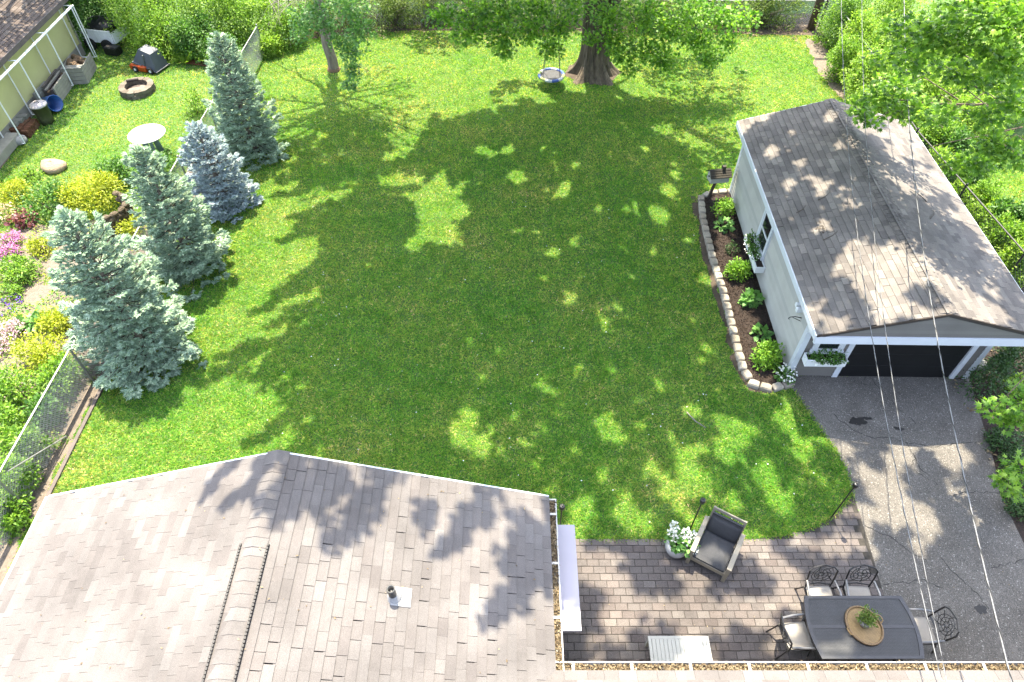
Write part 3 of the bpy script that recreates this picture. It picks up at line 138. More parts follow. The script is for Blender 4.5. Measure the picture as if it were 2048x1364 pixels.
M = dict(
 ground=ground_mat(), grass=grass_mat(), asphalt=asphalt_mat(),
 roof_h=pieces('house_shingle', [(0, (.265, .238, .230)), (.25, (.302, .276, .266)), (.55, (.325, .30, .292)), (.85, (.308, .277, .266)), (1, (.375, .35, .34))], grain=150, bamt=.3, blotch=.9),
 roof_g=pieces('garage_shingle', [(0, (.14, .125, .118)), (.3, (.19, .17, .158)), (.6, (.235, .21, .19)), (.8, (.165, .15, .142)), (1, (.28, .255, .23))], grain=150, k=.53, bamt=.28),
 roof_n=pieces('neighbour_shingle', [(0, (.15, .11, .09)), (.5, (.23, .175, .15)), (1, (.31, .25, .215))], grain=120),
 felt=surf('roof_felt', (.07, .062, .058), .95, .2, 6),
 paver=pieces('paver', [(0, (.19, .158, .148)), (.3, (.255, .222, .208)), (.6, (.225, .198, .188)), (.85, (.285, .24, .222)), (1, (.31, .28, .262))], grain=110, gamt=.5, blotch=.7, bamt=.34, k=.33, bump=.5),
 joint=surf('paver_joint_sand', (.055, .048, .04), .95, .4, 20),
 stone=pieces('edging_stone', [(0, (.33, .29, .235)), (.5, (.42, .375, .31)), (1, (.47, .43, .36))], grain=70, gamt=.25, blotch=3, bamt=.25, bump=.6, k=.5),
 white=surf('white_paint', (.74, .76, .78), .45, .05, 5, .05, k=.72), trimw=surf('white_trim', (.70, .74, .80), .45, .05, 3, .05, k=.62),
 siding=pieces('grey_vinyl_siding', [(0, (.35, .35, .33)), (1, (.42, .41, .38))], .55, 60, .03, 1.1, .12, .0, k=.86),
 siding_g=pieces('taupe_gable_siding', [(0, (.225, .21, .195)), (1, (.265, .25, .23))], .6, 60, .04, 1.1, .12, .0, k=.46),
 blackdoor=surf('black_door_paint', (.012, .013, .015), .4, .2, 3, .1), black=surf('black_metal', (.014, .014, .015), .4, .2, 9, .1, spec=.5),
 glass=surf('window_glass', (.02, .024, .028), .06, .3, 2, 0, spec=.9),
 gutter=surf('gutter_metal', (.72, .70, .68), .4, .06, 4, .05), litter=leaf('dry_leaf_litter', (.06, .04, .02), (.125, .09, .05), (.22, .175, .105), .15, .8, 1.1),
 wall=surf('house_wall', (.55, .54, .52), .8, .08, 3), lavender=surf('pale_lavender_panel', (.60, .575, .70), .45, .04, 2, .03),
 cushion=surf('charcoal_cushion', (.075, .078, .088), .9, .12, 6, .5, 300), frame_b=surf('beige_frame', (.44, .39, .30), .5, .08, 4, .08),
 cream=surf('cream_cushion', (.52, .475, .41), .9, .06, 5, .3, 200), alu=surf('dark_cast_metal', (.055, .052, .052), .35, .2, 12, .15, metal=.3),
 arm=surf('grey_metal_arm', (.30, .30, .31), .35, .1, 10, .1, metal=.4),
 tabletop=weave_mat('woven_metal_top', (.012, .013, .014), (.030, .031, .034), 62, 62, .45, .0, .35), tablerim=surf('table_rim', (.07, .072, .08), .35, .15, 9, .1, metal=.3),
 rattan=weave_mat('rattan', (.22, .15, .065), (.13, .08, .03), 75, 75, .7), rattan_d=surf('rattan_rim', (.30, .19, .09), .6, .3, 30, .4),
 pot=surf('white_ceramic', (.80, .80, .80), .25, .03, 3, .02), greypot=surf('grey_pot', (.42, .40, .38), .6, .12, 8),
 slat=surf('whitewashed_slats', (.66, .65, .58), .6, .06, 6, .1, 30, stretch=(1, .1, 1)),
 mulch=pieces('mulch_chip', [(0, (.03, .018, .013)), (.5, (.06, .036, .026)), (.85, (.10, .062, .045)), (1, (.17, .12, .09))], grain=60),
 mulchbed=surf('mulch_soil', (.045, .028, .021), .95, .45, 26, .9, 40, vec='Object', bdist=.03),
 soil=surf('bare_soil', (.20, .145, .10), .95, .35, 5, .7, 30, bdist=.02, k=.22), gravel=surf('pale_gravel_soil', (.40, .325, .26), .95, .3, 9, .8, 50, bdist=.02, k=.26),
 bark=bark_mat('maple_bark', (.018, .014, .010), (.125, .095, .065)), bark2=bark_mat('grey_bark', (.07, .055, .042), (.20, .165, .13)), twig=surf('twig_bark', (.14, .11, .085), .9, .3, 12), palebark=surf('pale_branch_bark', (.36, .32, .27), .9, .2, 12),
 galv=surf('galvanised_steel', (.50, .50, .49), .45, .12, 8, .1, metal=.5), wirem=surf('fence_wire', (.6, .6, .59), .5, .1, 9, 0, metal=.3), darkpost=surf('dark_rail', (.05, .05, .05), .6, .2, 9),
 cable=surf('twisted_cable', (.30, .30, .31), .4, .3, 40, .2), cable_d=surf('black_cable', (.02, .02, .02), .6, .2, 20, .1),
 yellow=surf('yellow_stucco', (.52, .50, .24), .9, .08, 1.2, .3, 40, k=.7), found=surf('foundation_block', (.40, .38, .34), .9, .15, 3, .3, 30), pink=surf('pinkish_paving', (.33, .22, .20), .9, .2, 8),
 brown=surf('dark_brown_wood', (.06, .042, .03), .85, .3, 8, .3, 30), fasc=surf('weathered_fascia', (.16, .13, .12), .8, .25, 6, .2),
 oldwood=surf('weathered_board', (.46, .44, .38), .85, .18, 7, .3, 30, stretch=(1, 1, .3)), log=surf('log_wood', (.22, .14, .08), .9, .35, 9, .4), logend=surf('log_end', (.42, .31, .19), .9, .2, 14, .2),
 bluep=surf('blue_plastic', (.02, .12, .46), .4, .2, 6, .1), lid=surf('pale_lid', (.72, .66, .68), .45, .06, 4, .05), canm=surf('olive_can', (.10, .115, .06), .5, .2, 5, .1),
 brick=pieces('old_brick', [(0, (.26, .11, .06)), (.5, (.34, .155, .085)), (1, (.38, .22, .14))], grain=50), cblock=pieces('concrete_block', [(0, (.42, .42, .38)), (1, (.52, .52, .48))], grain=60, gamt=.2),
 tub=surf('grey_plastic_tub', (.135, .15, .185), .5, .1, 4, .1), orange=surf('orange_paint', (.62, .10, .015), .4, .1, 4, .05), tyre=surf('rubber', (.015, .015, .015), .8, .2, 9), redm=surf('faded_red_pole', (.24, .035, .03), .5, .2, 9),
 firestone=pieces('fire_ring_block', [(0, (.22, .18, .14)), (.5, (.31, .26, .205)), (1, (.38, .33, .27))], grain=60, gamt=.3), ash=surf('ash', (.33, .26, .22), .95, .5, 20, .8, 40, bdist=.03), char=surf('charred_log', (.05, .04, .035), .9, .3, 10),
 ptable=surf('white_resin', (.78, .80, .79), .35, .03, 3, .03), pleg=surf('pale_green_resin', (.36, .50, .44), .45, .08, 5), 
 boulder=surf('tan_boulder', (.52, .40, .27), .9, .2, 4, .7, 14, bdist=.04), rock=surf('cream_rock', (.58, .50, .36), .85, .12, 5, .4, 14, bdist=.02), greyrock=surf('grey_rock', (.50, .49, .47), .85, .12, 5, .4, 14, bdist=.02),
 wallstone=pieces('stacked_wall_stone', [(0, (.17, .125, .08)), (.5, (.25, .19, .12)), (1, (.32, .25, .17))], grain=40),
 swing_b=surf('swing_blue', (.08, .15, .50), .6, .1, 6), swing_g=surf('swing_yellow_green', (.42, .50, .16), .6, .1, 6), swing_w=surf('swing_white', (.68, .72, .74), .6, .1, 6), net=weave_mat('swing_mesh', (.012, .012, .013), (.025, .025, .026), 40, 40, .7), rope=surf('rope', (.16, .15, .13), .9, .2, 20),
 creosote=bark_mat('utility_pole_wood', (.025, .016, .01), (.08, .05, .03)), stain=surf('oil_stain', (.018, .016, .014), .65, .4, 14, .2), crack=surf('tar_crack', (.02, .02, .019), .9, .3, 14),
 bird=surf('birdhouse_white', (.58, .58, .52), .8, .12, 9), birdroof=surf('birdhouse_roof', (.055, .048, .036), .85, .4, 9, .4, 30),
 pipe=surf('pvc_dark', (.055, .055, .055), .4, .25, 8, .1), flash=surf('flashing_white', (.60, .59, .60), .5, .08, 6, k=.3), rubber=surf('ridge_vent_plastic', (.03, .028, .03), .6, .25, 9, .3),
 tarp=surf('black_tarp', (.018, .018, .02), .4, .3, 6, .6, 12, bdist=.05),
 l_maple=leaf('maple_leaf', (.03, .095, .008), (.10, .225, .02), (.20, .33, .035), .5, .42, 1.5), l_maple2=leaf('maple_leaf_bright', (.035, .10, .010), (.115, .24, .024), (.23, .36, .045), .48, .42, 1.5),  # second maple ramp is slightly brighter and yellower, for the east tree
 l_young=leaf('young_tree_leaf', (.045, .13, .03), (.085, .19, .045), (.15, .28, .07), .42, .42, 1.4),
 l_green=leaf('bush_green', (.03, .085, .012), (.055, .135, .02), (.09, .19, .032), .35), l_green2=leaf('bush_bright', (.035, .09, .010), (.12, .24, .022), (.22, .34, .045), .45), l_lime=leaf('bush_lime', (.05, .11, .010), (.17, .30, .028), (.30, .41, .08), .48),
 l_olive=leaf('bush_olive', (.06, .10, .015), (.10, .155, .028), (.17, .225, .055), .42), l_gold=leaf('bush_gold', (.14, .19, .008), (.24, .28, .014), (.36, .38, .035), .38), l_box=leaf('boxwood_leaf', (.06, .15, .01), (.11, .24, .018), (.19, .33, .03), .35),
 l_dark=leaf('evergreen_leaf', (.015, .042, .01), (.026, .065, .014), (.045, .095, .022), .2), l_hosta=leaf('hosta_leaf', (.05, .135, .025), (.085, .20, .04), (.15, .28, .08), .3), l_red=leaf('dark_red_leaf', (.09, .025, .035), (.16, .05, .06), (.28, .13, .13), .3),
 f_white=leaf('white_petal', (.5, .52, .5), (.6, .6, .58), (.7, .7, .68), .25, .6, 1.0), f_pink=leaf('pink_petal', (.33, .08, .26), (.42, .14, .35), (.5, .27, .45), .25, .6, 1.0), f_pale=leaf('pale_pink_petal', (.34, .19, .24), (.42, .28, .33), (.5, .38, .41), .25, .6, 1.0), f_peach=leaf('peach_petal', (.38, .27, .13), (.46, .36, .22), (.5, .44, .33), .25, .6, 1.0), f_violet=leaf('violet_petal', (.05, .01, .25), (.09, .02, .40), (.16, .05, .52), .2, .6, 1.0),
 sp_green=leaf('spruce_green', (.13, .20, .145), (.27, .375, .28), (.46, .55, .43), .2, .6, 1.1), sp_blue=leaf('spruce_blue', (.18, .24, .28), (.33, .40, .445), (.50, .57, .61), .2, .6, 1.0),
)
BUSHMAT = dict(box='l_box', hosta='l_hosta', dark='l_dark', gold='l_gold', green='l_green', green2='l_green2', lime='l_lime', olive='l_olive', peach='f_peach', red='l_red', pink='f_pink', palepink='f_pale')

# ------------------------------------------------------------------ mesh helpers
class MB:
    def __init__(s): s.v = []; s.f = []
    def add(s, vs, fs):
        o = len(s.v); s.v += [tuple(p) for p in vs]; s.f += [tuple(i+o for i in f) for f in fs]; return s
    def box(s, x0, x1, y0, y1, z0, z1, mat=None):
        vs = [Vector(p) for p in ((x0,y0,z0),(x1,y0,z0),(x1,y1,z0),(x0,y1,z0),(x0,y0,z1),(x1,y0,z1),(x1,y1,z1),(x0,y1,z1))]
        if mat is not None: vs = [mat @ p for p in vs]
        return s.add(vs, [(0,3,2,1),(4,5,6,7),(0,1,5,4),(1,2,6,5),(2,3,7,6),(3,0,4,7)])
    def cbox(s, x0, x1, y0, y1, z0, z1, c=.01, mat=None):
        """box with chamfered top edge"""
        vs = [(x0,y0,z0),(x1,y0,z0),(x1,y1,z0),(x0,y1,z0),(x0,y0,z1-c),(x1,y0,z1-c),(x1,y1,z1-c),(x0,y1,z1-c),(x0+c,y0+c,z1),(x1-c,y0+c,z1),(x1-c,y1-c,z1),(x0+c,y1-c,z1)]
        vs = [Vector(p) for p in vs]
        if mat is not None: vs = [mat @ p for p in vs]
        fs = [(0,3,2,1),(8,9,10,11)]
        for i in range(4):
            j = (i+1) % 4; fs += [(i,j,4+j,4+i),(4+i,4+j,8+j,8+i)]
        return s.add(vs, fs)
    def tube(s, pts, r, n=8, cap=True):
        pts = [Vector(p) for p in pts]; rr = r if isinstance(r, (list, tuple)) else [r]*len(pts)
        vs = []; fs = []; up = None
        for i, p in enumerate(pts):
            d = (pts[min(i+1, len(pts)-1)] - pts[max(i-1, 0)]).normalized()
            if up is None: up = d.orthogonal().normalized()
            else:
                up = up - d*up.dot(d); up = up.normalized() if up.length > 1e-6 else d.orthogonal().normalized()
            b = d.cross(up)
            for k in range(n):
                a = 2*math.pi*k/n; vs.append(p + (up*math.cos(a)+b*math.sin(a))*rr[i])
        for i in range(len(pts)-1):
            for k in range(n):
                k2 = (k+1) % n; fs.append((i*n+k, i*n+k2, (i+1)*n+k2, (i+1)*n+k))
        if cap: fs += [tuple(range(n-1, -1, -1)), tuple(range((len(pts)-1)*n, len(pts)*n))]
        return s.add(vs, fs)
    def lathe(s, prof, n=20, c=(0,0,0), sx=1, sy=1):
        vs = []; fs = []
        for r, z in prof:
            for k in range(n):
                a = 2*math.pi*k/n; vs.append((c[0]+r*sx*math.cos(a), c[1]+r*sy*math.sin(a), c[2]+z))
        for i in range(len(prof)-1):
            for k in range(n):
                k2 = (k+1) % n; fs.append((i*n+k, i*n+k2, (i+1)*n+k2, (i+1)*n+k))
        fs += [tuple(range(n-1, -1, -1)), tuple(range((len(prof)-1)*n, len(prof)*n))]
        return s.add(vs, fs)
    def prism(s, poly, z0, z1):
        n = len(poly); vs = [(x, y, z0) for x, y in poly] + [(x, y, z1) for x, y in poly]
        return s.add(vs, [tuple(range(n-1, -1, -1)), tuple(range(n, 2*n))] + [(i, (i+1) % n, n+(i+1) % n, n+i) for i in range(n)])
    def blob(s, c, r, seed=0, amp=.15, n=12, m=8):
        rd = random.Random(seed); ph = [rd.uniform(0, 6.28) for _ in range(6)]
        vs = []; fs = []
        for i in range(m+1):
            t = math.pi*i/m
            for k in range(n):
                a = 2*math.pi*k/n
                d = 1 + amp*(math.sin(2*a+ph[0]+t)*.5 + math.sin(3*a+ph[1])*math.sin(2*t+ph[2])*.5 + math.sin(5*a+ph[3]+3*t)*.25)
                vs.append((c[0]+r[0]*d*math.sin(t)*math.cos(a), c[1]+r[1]*d*math.sin(t)*math.sin(a), c[2]+r[2]*d*math.cos(t)))
        for i in range(m):
            for k in range(n):
                k2 = (k+1) % n; fs.append((i*n+k, (i+1)*n+k, (i+1)*n+k2, i*n+k2))
        return s.add(vs, fs)
    def mesh(s, name, mat, smooth=False):
        me = bpy.data.meshes.new(name); me.from_pydata(s.v, [], s.f); me.materials.append(M[mat] if isinstance(mat, str) else mat)
        if smooth: me.polygons.foreach_set('use_smooth', [True]*len(me.polygons))
        me.update(); return me
    def build(s, name, mat, parent=None, smooth=False):
        o = bpy.data.objects.new(name, s.mesh(name, mat, smooth)); COL.objects.link(o)
        if parent is not None: o.parent = parent
        return o
def tag(o, label=None, cat=None, group=None, kind=None):
    if label: o['label'] = label
    if cat: o['category'] = cat
    if group: o['group'] = group
    if kind: o['kind'] = kind
    return o
def empty(name, loc, label, cat, group=None, rz=0):
    o = bpy.data.objects.new(name, None); COL.objects.link(o); o.location = loc; o.rotation_euler = (0, 0, rz); o.empty_display_size = .2
    return tag(o, label, cat, group)
def put(name, me, parent, loc=(0,0,0), rot=(0,0,0)):
    o = bpy.data.objects.new(name, me); COL.objects.link(o); o.parent = parent; o.location = loc; o.rotation_euler = rot; return o
def copy_tree(o, parent=None):
    c = o.copy(); COL.objects.link(c)
    if parent is not None: c.parent = parent
    for ch in list(o.children): copy_tree(ch, c)
    return c
def np_mesh(name, verts, faces, mat, k):
    """verts (N,3), faces (F,k) -> object data, fast"""
    me = bpy.data.meshes.new(name); me.vertices.add(len(verts)); me.vertices.foreach_set('co', np.ascontiguousarray(verts, np.float32).ravel())
    F = len(faces); me.loops.add(F*k); me.loops.foreach_set('vertex_index', np.ascontiguousarray(faces, np.int32).ravel())
    me.polygons.add(F); me.polygons.foreach_set('loop_start', np.arange(0, F*k, k, dtype=np.int32)); me.polygons.foreach_set('loop_total', np.full(F, k, np.int32))
    me.materials.append(M[mat]); me.update(calc_edges=True); return me
# leaf templates: vertices with y along the leaf, x across, z normal; triangles
def T_simple(w=.5): return np.array([(0,0,0),(w/2,.45,.08),(0,1,-.05),(-w/2,.45,.08)], float), np.array([(0,1,2),(0,2,3)])
def T_maple():
    P = [(0,0,0)]; 
    for a, r in [(-150,.42),(-112,.30),(-92,.62),(-66,.34),(-42,.80),(-20,.42),(0,1.0),(20,.42),(42,.80),(66,.34),(92,.62),(112,.30),(150,.42)]:
        t = R(a); P.append((r*math.sin(t)*.62, .42+r*math.cos(t)*.58, -.10*r*abs(math.sin(t*1.5))))
    P[0] = (0,.36,.06); n = len(P)
    return np.array(P), np.array([(0, i, i+1) for i in range(1, n-1)] + [(0, n-1, 1)])
def T_sprig():
    v = []; f = []
    def shoot(o, d, L, w):
        d = np.array(d, float); d /= np.linalg.norm(d); up = np.array((0,0,1.)); s = np.cross(d, up); s /= np.linalg.norm(s); t = np.cross(s, d); o = np.array(o, float)
        for e in (s, t*.8):
            b = len(v); v.extend([o, o+d*L*.35+e*w, o+d*L, o+d*L*.35-e*w]); f.extend([(b, b+1, b+2), (b, b+2, b+3)])
    shoot((0,0,0), (0,1,0), 1, .15); shoot((0,.2,0), (.75,.8,.08), .62, .12); shoot((0,.2,0), (-.75,.8,.08), .62, .12); shoot((0,.45,0), (.5,.8,.2), .42, .1); shoot((0,.45,0), (-.5,.8,.2), .42, .1)
    return np.array(v), np.array(f)
def T_frond():
    v = []; f = []
    for i in range(7):
        y = i/7; L = .24*(1-y*.8)
        for sgn in (1, -1):
            b = len(v); v += [(0,y,-.12*y*y), (sgn*L, y+.09, -.12*y*y-.03), (0, y+.12, -.12*y*y)]; f.append((b, b+1, b+2))
    return np.array(v), np.array(f)
TM, TS, TP, TW, TF = T_maple(), T_simple(.5), T_sprig(), T_simple(.8), T_frond()
def scatter(pos, fwd, nrm, size, tpl):
    """place a leaf template at every pos: y axis along fwd, z axis near nrm"""
    V, F = tpl; N = len(pos)
    y = fwd/np.linalg.norm(fwd, axis=1, keepdims=True); x = np.cross(y, nrm); ln = np.linalg.norm(x, axis=1, keepdims=True); ln[ln < 1e-6] = 1; x = x/ln; z = np.cross(x, y)
    size = np.broadcast_to(np.asarray(size, float), (N,))[:, None, None]
    P = pos[:, None, :] + size*(V[None, :, 0:1]*x[:, None, :] + V[None, :, 1:2]*y[:, None, :] + V[None, :, 2:3]*z[:, None, :])
    return P.reshape(-1, 3), (F[None] + (np.arange(N)*len(V))[:, None, None]).reshape(-1, 3)
def leafobj(name, parts, mat, parent):
    vs = []; fs = []; o = 0
    for v, f in parts: vs.append(v); fs.append(f+o); o += len(v)
    ob = bpy.data.objects.new(name, np_mesh(name, np.concatenate(vs), np.concatenate(fs), mat, 3)); COL.objects.link(ob)
    if parent is not None: ob.parent = parent
    return ob
def unit(n):
    v = rng.normal(size=(n, 3)); return v/np.linalg.norm(v, axis=1, keepdims=True)
def inpoly(x, y, poly):
    r = np.zeros(len(x), bool); j = len(poly)-1
    for i in range(len(poly)):
        xi, yi = poly[i]; xj, yj = poly[j]
        c = ((yi > y) != (yj > y)); t = (xj-xi)*(y-yi)/((yj-yi) if yj != yi else 1e-9)+xi
        r ^= c & (x < t); j = i
    return r
_ng = rng.random((64, 64))
def vnoise(x, y, s):
    x = x*s; y = y*s; xi = np.floor(x).astype(int); yi = np.floor(y).astype(int); fx = x-xi; fy = y-yi; fx = fx*fx*(3-2*fx); fy = fy*fy*(3-2*fy)
    g = lambda a, b: _ng[a % 64, b % 64]
    return (g(xi,yi)*(1-fx)+g(xi+1,yi)*fx)*(1-fy)+(g(xi,yi+1)*(1-fx)+g(xi+1,yi+1)*fx)*fy

# ------------------------------------------------------------------ ground, driveway, patio
GX, GY, GROT = 6.62, 10.17, R(-1.0)          # garage: front left wall corner and turn
MB().add([(-150,-60,0),(150,-60,0),(150,220,0),(-150,220,0)], [(0,1,2,3)]).build('ground', 'ground')
tag(bpy.data.objects['ground'], 'flat ground under the lawns and gardens', kind='structure')
DRIVE = [(6.5,10.14),(6.62,9.75),(6.72,9.36),(6.94,8.6),(7.12,8.07),(7.18,7.57),(7.16,7.03),(7.13,6.6),(7.11,5.97),(7.03,4.8),(6.9,2.9),(6.85,-1),(10.4,-1),(10.15,5.0),(10.19,5.87),(10.23,6.97),(10.45,7.7),(10.59,8.33),(10.8,9.43),(10.98,10.14)]
driveway = tag(MB().prism(DRIVE, -.05, .012).build('driveway', 'asphalt'), 'cracked grey asphalt driveway leading up to the garage door', kind='structure')
def crackline(pts, w=.0075, seed=1):
    rd = random.Random(seed); P = [Vector((*p, 0)) for p in pts]; Q = []
    for a, b in zip(P[:-1], P[1:]):
        n = max(2, int((b-a).length/.07)); nn = (b-a).normalized(); nn = Vector((-nn.y, nn.x, 0))
        for i in range(n): Q.append(a.lerp(b, i/n) + nn*rd.uniform(-.028, .028))
    Q.append(P[-1]); mb = MB(); L = []; 
    for i, q in enumerate(Q):
        d = (Q[min(i+1, len(Q)-1)]-Q[max(i-1, 0)]).normalized(); nn = Vector((-d.y, d.x, 0)); ww = w*rd.uniform(.3, 1.2)
        L += [q+nn*ww+Vector((0,0,.016)), q-nn*ww+Vector((0,0,.016))]
    return mb.add(L, [(2*i, 2*i+1, 2*i+3, 2*i+2) for i in range(len(Q)-1)])
for i, pts in enumerate([[(8.55,10.1),(8.75,9.6),(8.95,9.1),(9.15,8.75)],[(7.35,9.0),(7.7,8.55),(8.1,8.35),(8.5,8.4),(8.75,8.25),(9.3,8.15),(9.75,8.2),(10.3,8.25)],[(9.2,6.95),(9.6,7.05),(10.2,7.0)],[(7.15,6.3),(7.6,6.0),(7.9,5.7),(8.1,5.55)],[(7.1,5.05),(7.5,5.1),(7.9,5.15),(8.2,5.0)],[(8.4,5.6),(8.6,5.2),(8.8,4.9),(8.9,4.6)],[(8.5,10.1),(8.3,9.9),(8.6,9.85)],[(8.8,7.9),(8.6,7.6),(8.9,7.3)],[(9.3,5.4),(9.8,5.5),(10.1,5.6)],[(8.75,8.25),(8.8,7.6),(9.0,7.2)]]):
    crackline(pts, seed=i+1).build('crack', 'crack', driveway)
rd = random.Random(5)
def splat(cx, cy, rx, ry, z, mat, name, parent, seed, n=40):
    r_ = random.Random(seed); ph = [r_.uniform(0, 6.28) for _ in range(5)]
    pts = [(cx+rx*(1+.22*math.sin(2*a+ph[0])+.15*math.sin(5*a+ph[1])+.08*math.sin(9*a+ph[2]))*math.cos(a), cy+ry*(1+.22*math.sin(2*a+ph[0])+.15*math.sin(5*a+ph[1])+.08*math.sin(9*a+ph[2]))*math.sin(a), z) for a in [2*math.pi*k/n for k in range(n)]]
    o = MB().add(pts, [tuple(range(n))]).build(name, mat, parent); return o
splat(7.86, 8.82, .16, .13, .017, 'stain', 'oil_stain', driveway, 3); splat(8.1, 8.9, .13, .035, .018, 'stain', 'oil_stain', driveway, 5); splat(8.75, 4.6, .09, .10, .017, 'stain', 'oil_stain', driveway, 8); splat(8.72, 8.62, .10, .05, .017, 'stain', 'oil_stain', driveway, 9)

PATIO = [(.4,2.4),(6.86,2.4),(6.9,2.9),(7.03,4.8),(7.11,5.97),(7.13,6.6),(7.15,7.0),(6.77,6.63),(6.25,6.3),(5.59,6.08),(4.76,5.99),(.4,5.99)]
patio = tag(MB().prism(PATIO, -.05, .012).build('patio', 'joint'), 'brown paver patio between house, lawn and driveway', kind='structure')
BW, BH = .232, .142
pv = []
for r_ in range(34):
    y = 2.44 + r_*BH; x = .42 + (r_ % 2)*BW/2
    while x < 7.2:
        pv.append((x+BW/2, y+BH/2)); x += BW
pv = [p for p in pv if inpoly(np.array([p[0]-.09, p[0]+.09, p[0]]), np.array([p[1]+.04, p[1]+.04, p[1]-.05]), PATIO).all()]
variants = []
for k in range(6):
    q = random.Random(k); g = .004
    mb = MB().cbox(-BW/2+g, BW/2-g, -BH/2+g, BH/2-g, -.03, .022+q.uniform(-.003,.003), .006); variants.append(mb.mesh('brick', 'paver'))
pv.sort(key=lambda p: (p[1]-.0)**2+p[0]**2*.3 if p[1] > 2.85 else 99)
rest = MB()
for i, (x, y) in enumerate(pv):
    q = random.uniform
    if i < 300: put('brick', random.choice(variants), patio, (x+q(-.003,.003), y+q(-.003,.003), q(-.003,.003)), (q(-.022,.022), q(-.022,.022), q(-.025,.025)))
    else:
        g = .004; mt = Matrix.Translation((x, y, q(-.003,.003))) @ Matrix.Rotation(q(-.02,.02), 4, 'Z') @ Matrix.Rotation(q(-.012,.012), 4, 'X'); rest.cbox(-BW/2+g, BW/2-g, -BH/2+g, BH/2-g, -.03, .022, .006, mt)
tag(rest.build('brick', 'paver', patio), kind='stuff')

# soil patches
def patch(name, poly, z, mat, label, seed=1):
    r_ = random.Random(seed); P = []
    for a, b in zip(poly, poly[1:]+poly[:1]):
        L = math.dist(a, b); n = max(1, int(L/.3))
        for i in range(n):
            t = i/n; P.append((a[0]+(b[0]-a[0])*t+r_.uniform(-.09,.09), a[1]+(b[1]-a[1])*t+r_.uniform(-.09,.09)))
    o = MB().add([(x, y, z) for x, y in P], [tuple(range(len(P)))]).build(name, mat); tag(o, label, kind='structure'); return P
SOIL_E = patch('soil', [(12.0,27.6),(12.7,27.4),(12.75,22.5),(12.2,20.0),(11.8,18.2),(12.0,22.8),(11.7,25.2)], .006, 'gravel', 'bare sandy soil strip along the east fence', 2)
SOIL_N = patch('soil', [(-9.2,27.4),(-6.7,28.0),(-3.4,28.4),(0,28.25),(5,28.3),(9.4,28.1),(12.9,27.9),(12.9,30),(-9.2,30)], .006, 'soil', 'dark leaf strewn soil under the back fence', 3)
SOIL_T = patch('soil', [(2.0,24.7),(2.4,24.3),(3.2,24.1),(3.8,24.3),(4.1,24.8),(3.9,25.4),(3,25.6),(2.2,25.4)], .0065, 'soil', 'worn bare soil around the big trunk', 4)
SOIL_F = patch('soil', [(-10.35,4),(-9.75,4.2),(-9.78,9),(-9.7,12),(-9.65,16.5),(-9.6,20),(-10.4,20),(-10.4,12)], .006, 'gravel', 'gravelly soil strip under the chain link fence', 5)
SOIL_B = patch('soil', [(5.55,17.1),(5.46,16.0),(5.41,14.3),(5.43,12.9),(5.40,11.3),(5.38,10.3),(5.52,9.72),(6.05,9.54),(6.45,9.7),(6.2,9.95),(5.8,10.2),(5.8,17.0)], .006, 'soil', 'thin strip of bare soil outside the edging stones', 8)
SOIL_R = patch('soil', [(-10.3,9.8),(-10.3,16.4),(-11.6,16.2),(-13.0,16.0),(-14.6,15.6),(-15,9),(-14,5),(-10.4,5)], .005, 'gravel', 'pale dry soil of the flower garden beyond the fence', 6)
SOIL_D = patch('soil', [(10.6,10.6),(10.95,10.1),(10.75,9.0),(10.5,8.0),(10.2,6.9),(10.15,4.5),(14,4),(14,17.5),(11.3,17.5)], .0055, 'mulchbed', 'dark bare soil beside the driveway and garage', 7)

# ------------------------------------------------------------------ roofs
def course_roof(parent, matname, O, ex, ey, length, width, exposure, nvis, cam_xyz=(0,0,12.9), tabs=(.17,.36), clip=None, th=.012, indiv=True, seed=1):
    """shingle courses on the slope: O eave start, ex along the eave, ey up the slope; every tab its own piece"""
    r_ = random.Random(seed); ex = Vector(ex).normalized(); ey = Vector(ey).normalized(); nz = ex.cross(ey); O = Vector(O)
    tabsl = []; nc = int(width/exposure)+1
    for c in range(nc):
        v0 = c*exposure; x = -r_.uniform(0, .25)
        while x < length:
            w = r_.uniform(*tabs); a = max(x, 0); b = min(x+w, length)
            if b-a > .03:
                p = O+ex*((a+b)/2)+ey*(v0+exposure/2)
                if clip is None or clip(p): tabsl.append((a, b, v0, p))
            x += w
    def frame(a, b, v0):
        o = O+ex*((a+b)/2)+ey*v0
        return Matrix(((ex.x, ey.x, nz.x, o.x), (ex.y, ey.y, nz.y, o.y), (ex.z, ey.z, nz.z, o.z), (0,0,0,1)))
    def add(mb, w, extra, mt=None):
        g = .0015; e = exposure*1.18
        vs = [Vector(p) for p in ((-w/2+g,0,.004+th+extra),(w/2-g,0,.004+th+extra),(w/2-g,e,.004),(-w/2+g,e,.004),(-w/2+g,0,.001),(w/2-g,0,.001))]
        if mt is not None: vs = [mt @ p for p in vs]
        mb.add(vs, [(0,1,2,3),(4,5,1,0),(0,3,4),(1,5,2)])
    order = sorted(range(len(tabsl)), key=lambda i: (tabsl[i][3]-Vector(cam_xyz)).length if nvis(tabsl[i][3]) else 1e3+i)
    big = set(order[:300]) if indiv else set(); cache = {}; rest = MB()
    for i, (a, b, v0, p) in enumerate(tabsl):
        ex_ = r_.choice((0, 0, .002, .004))
        if i in big:
            w = round((b-a)/.03)*.03 or .03; key = (w, ex_)
            if key not in cache: mb = MB(); add(mb, w, ex_); cache[key] = mb.mesh('shingle', matname)
            o = bpy.data.objects.new('shingle', cache[key]); COL.objects.link(o); o.parent = parent; o.matrix_local = frame(a, b, v0)
        else: add(rest, b-a, ex_, frame(a, b, v0))
    if rest.v: tag(rest.build('shingle', matname, parent), kind='stuff')

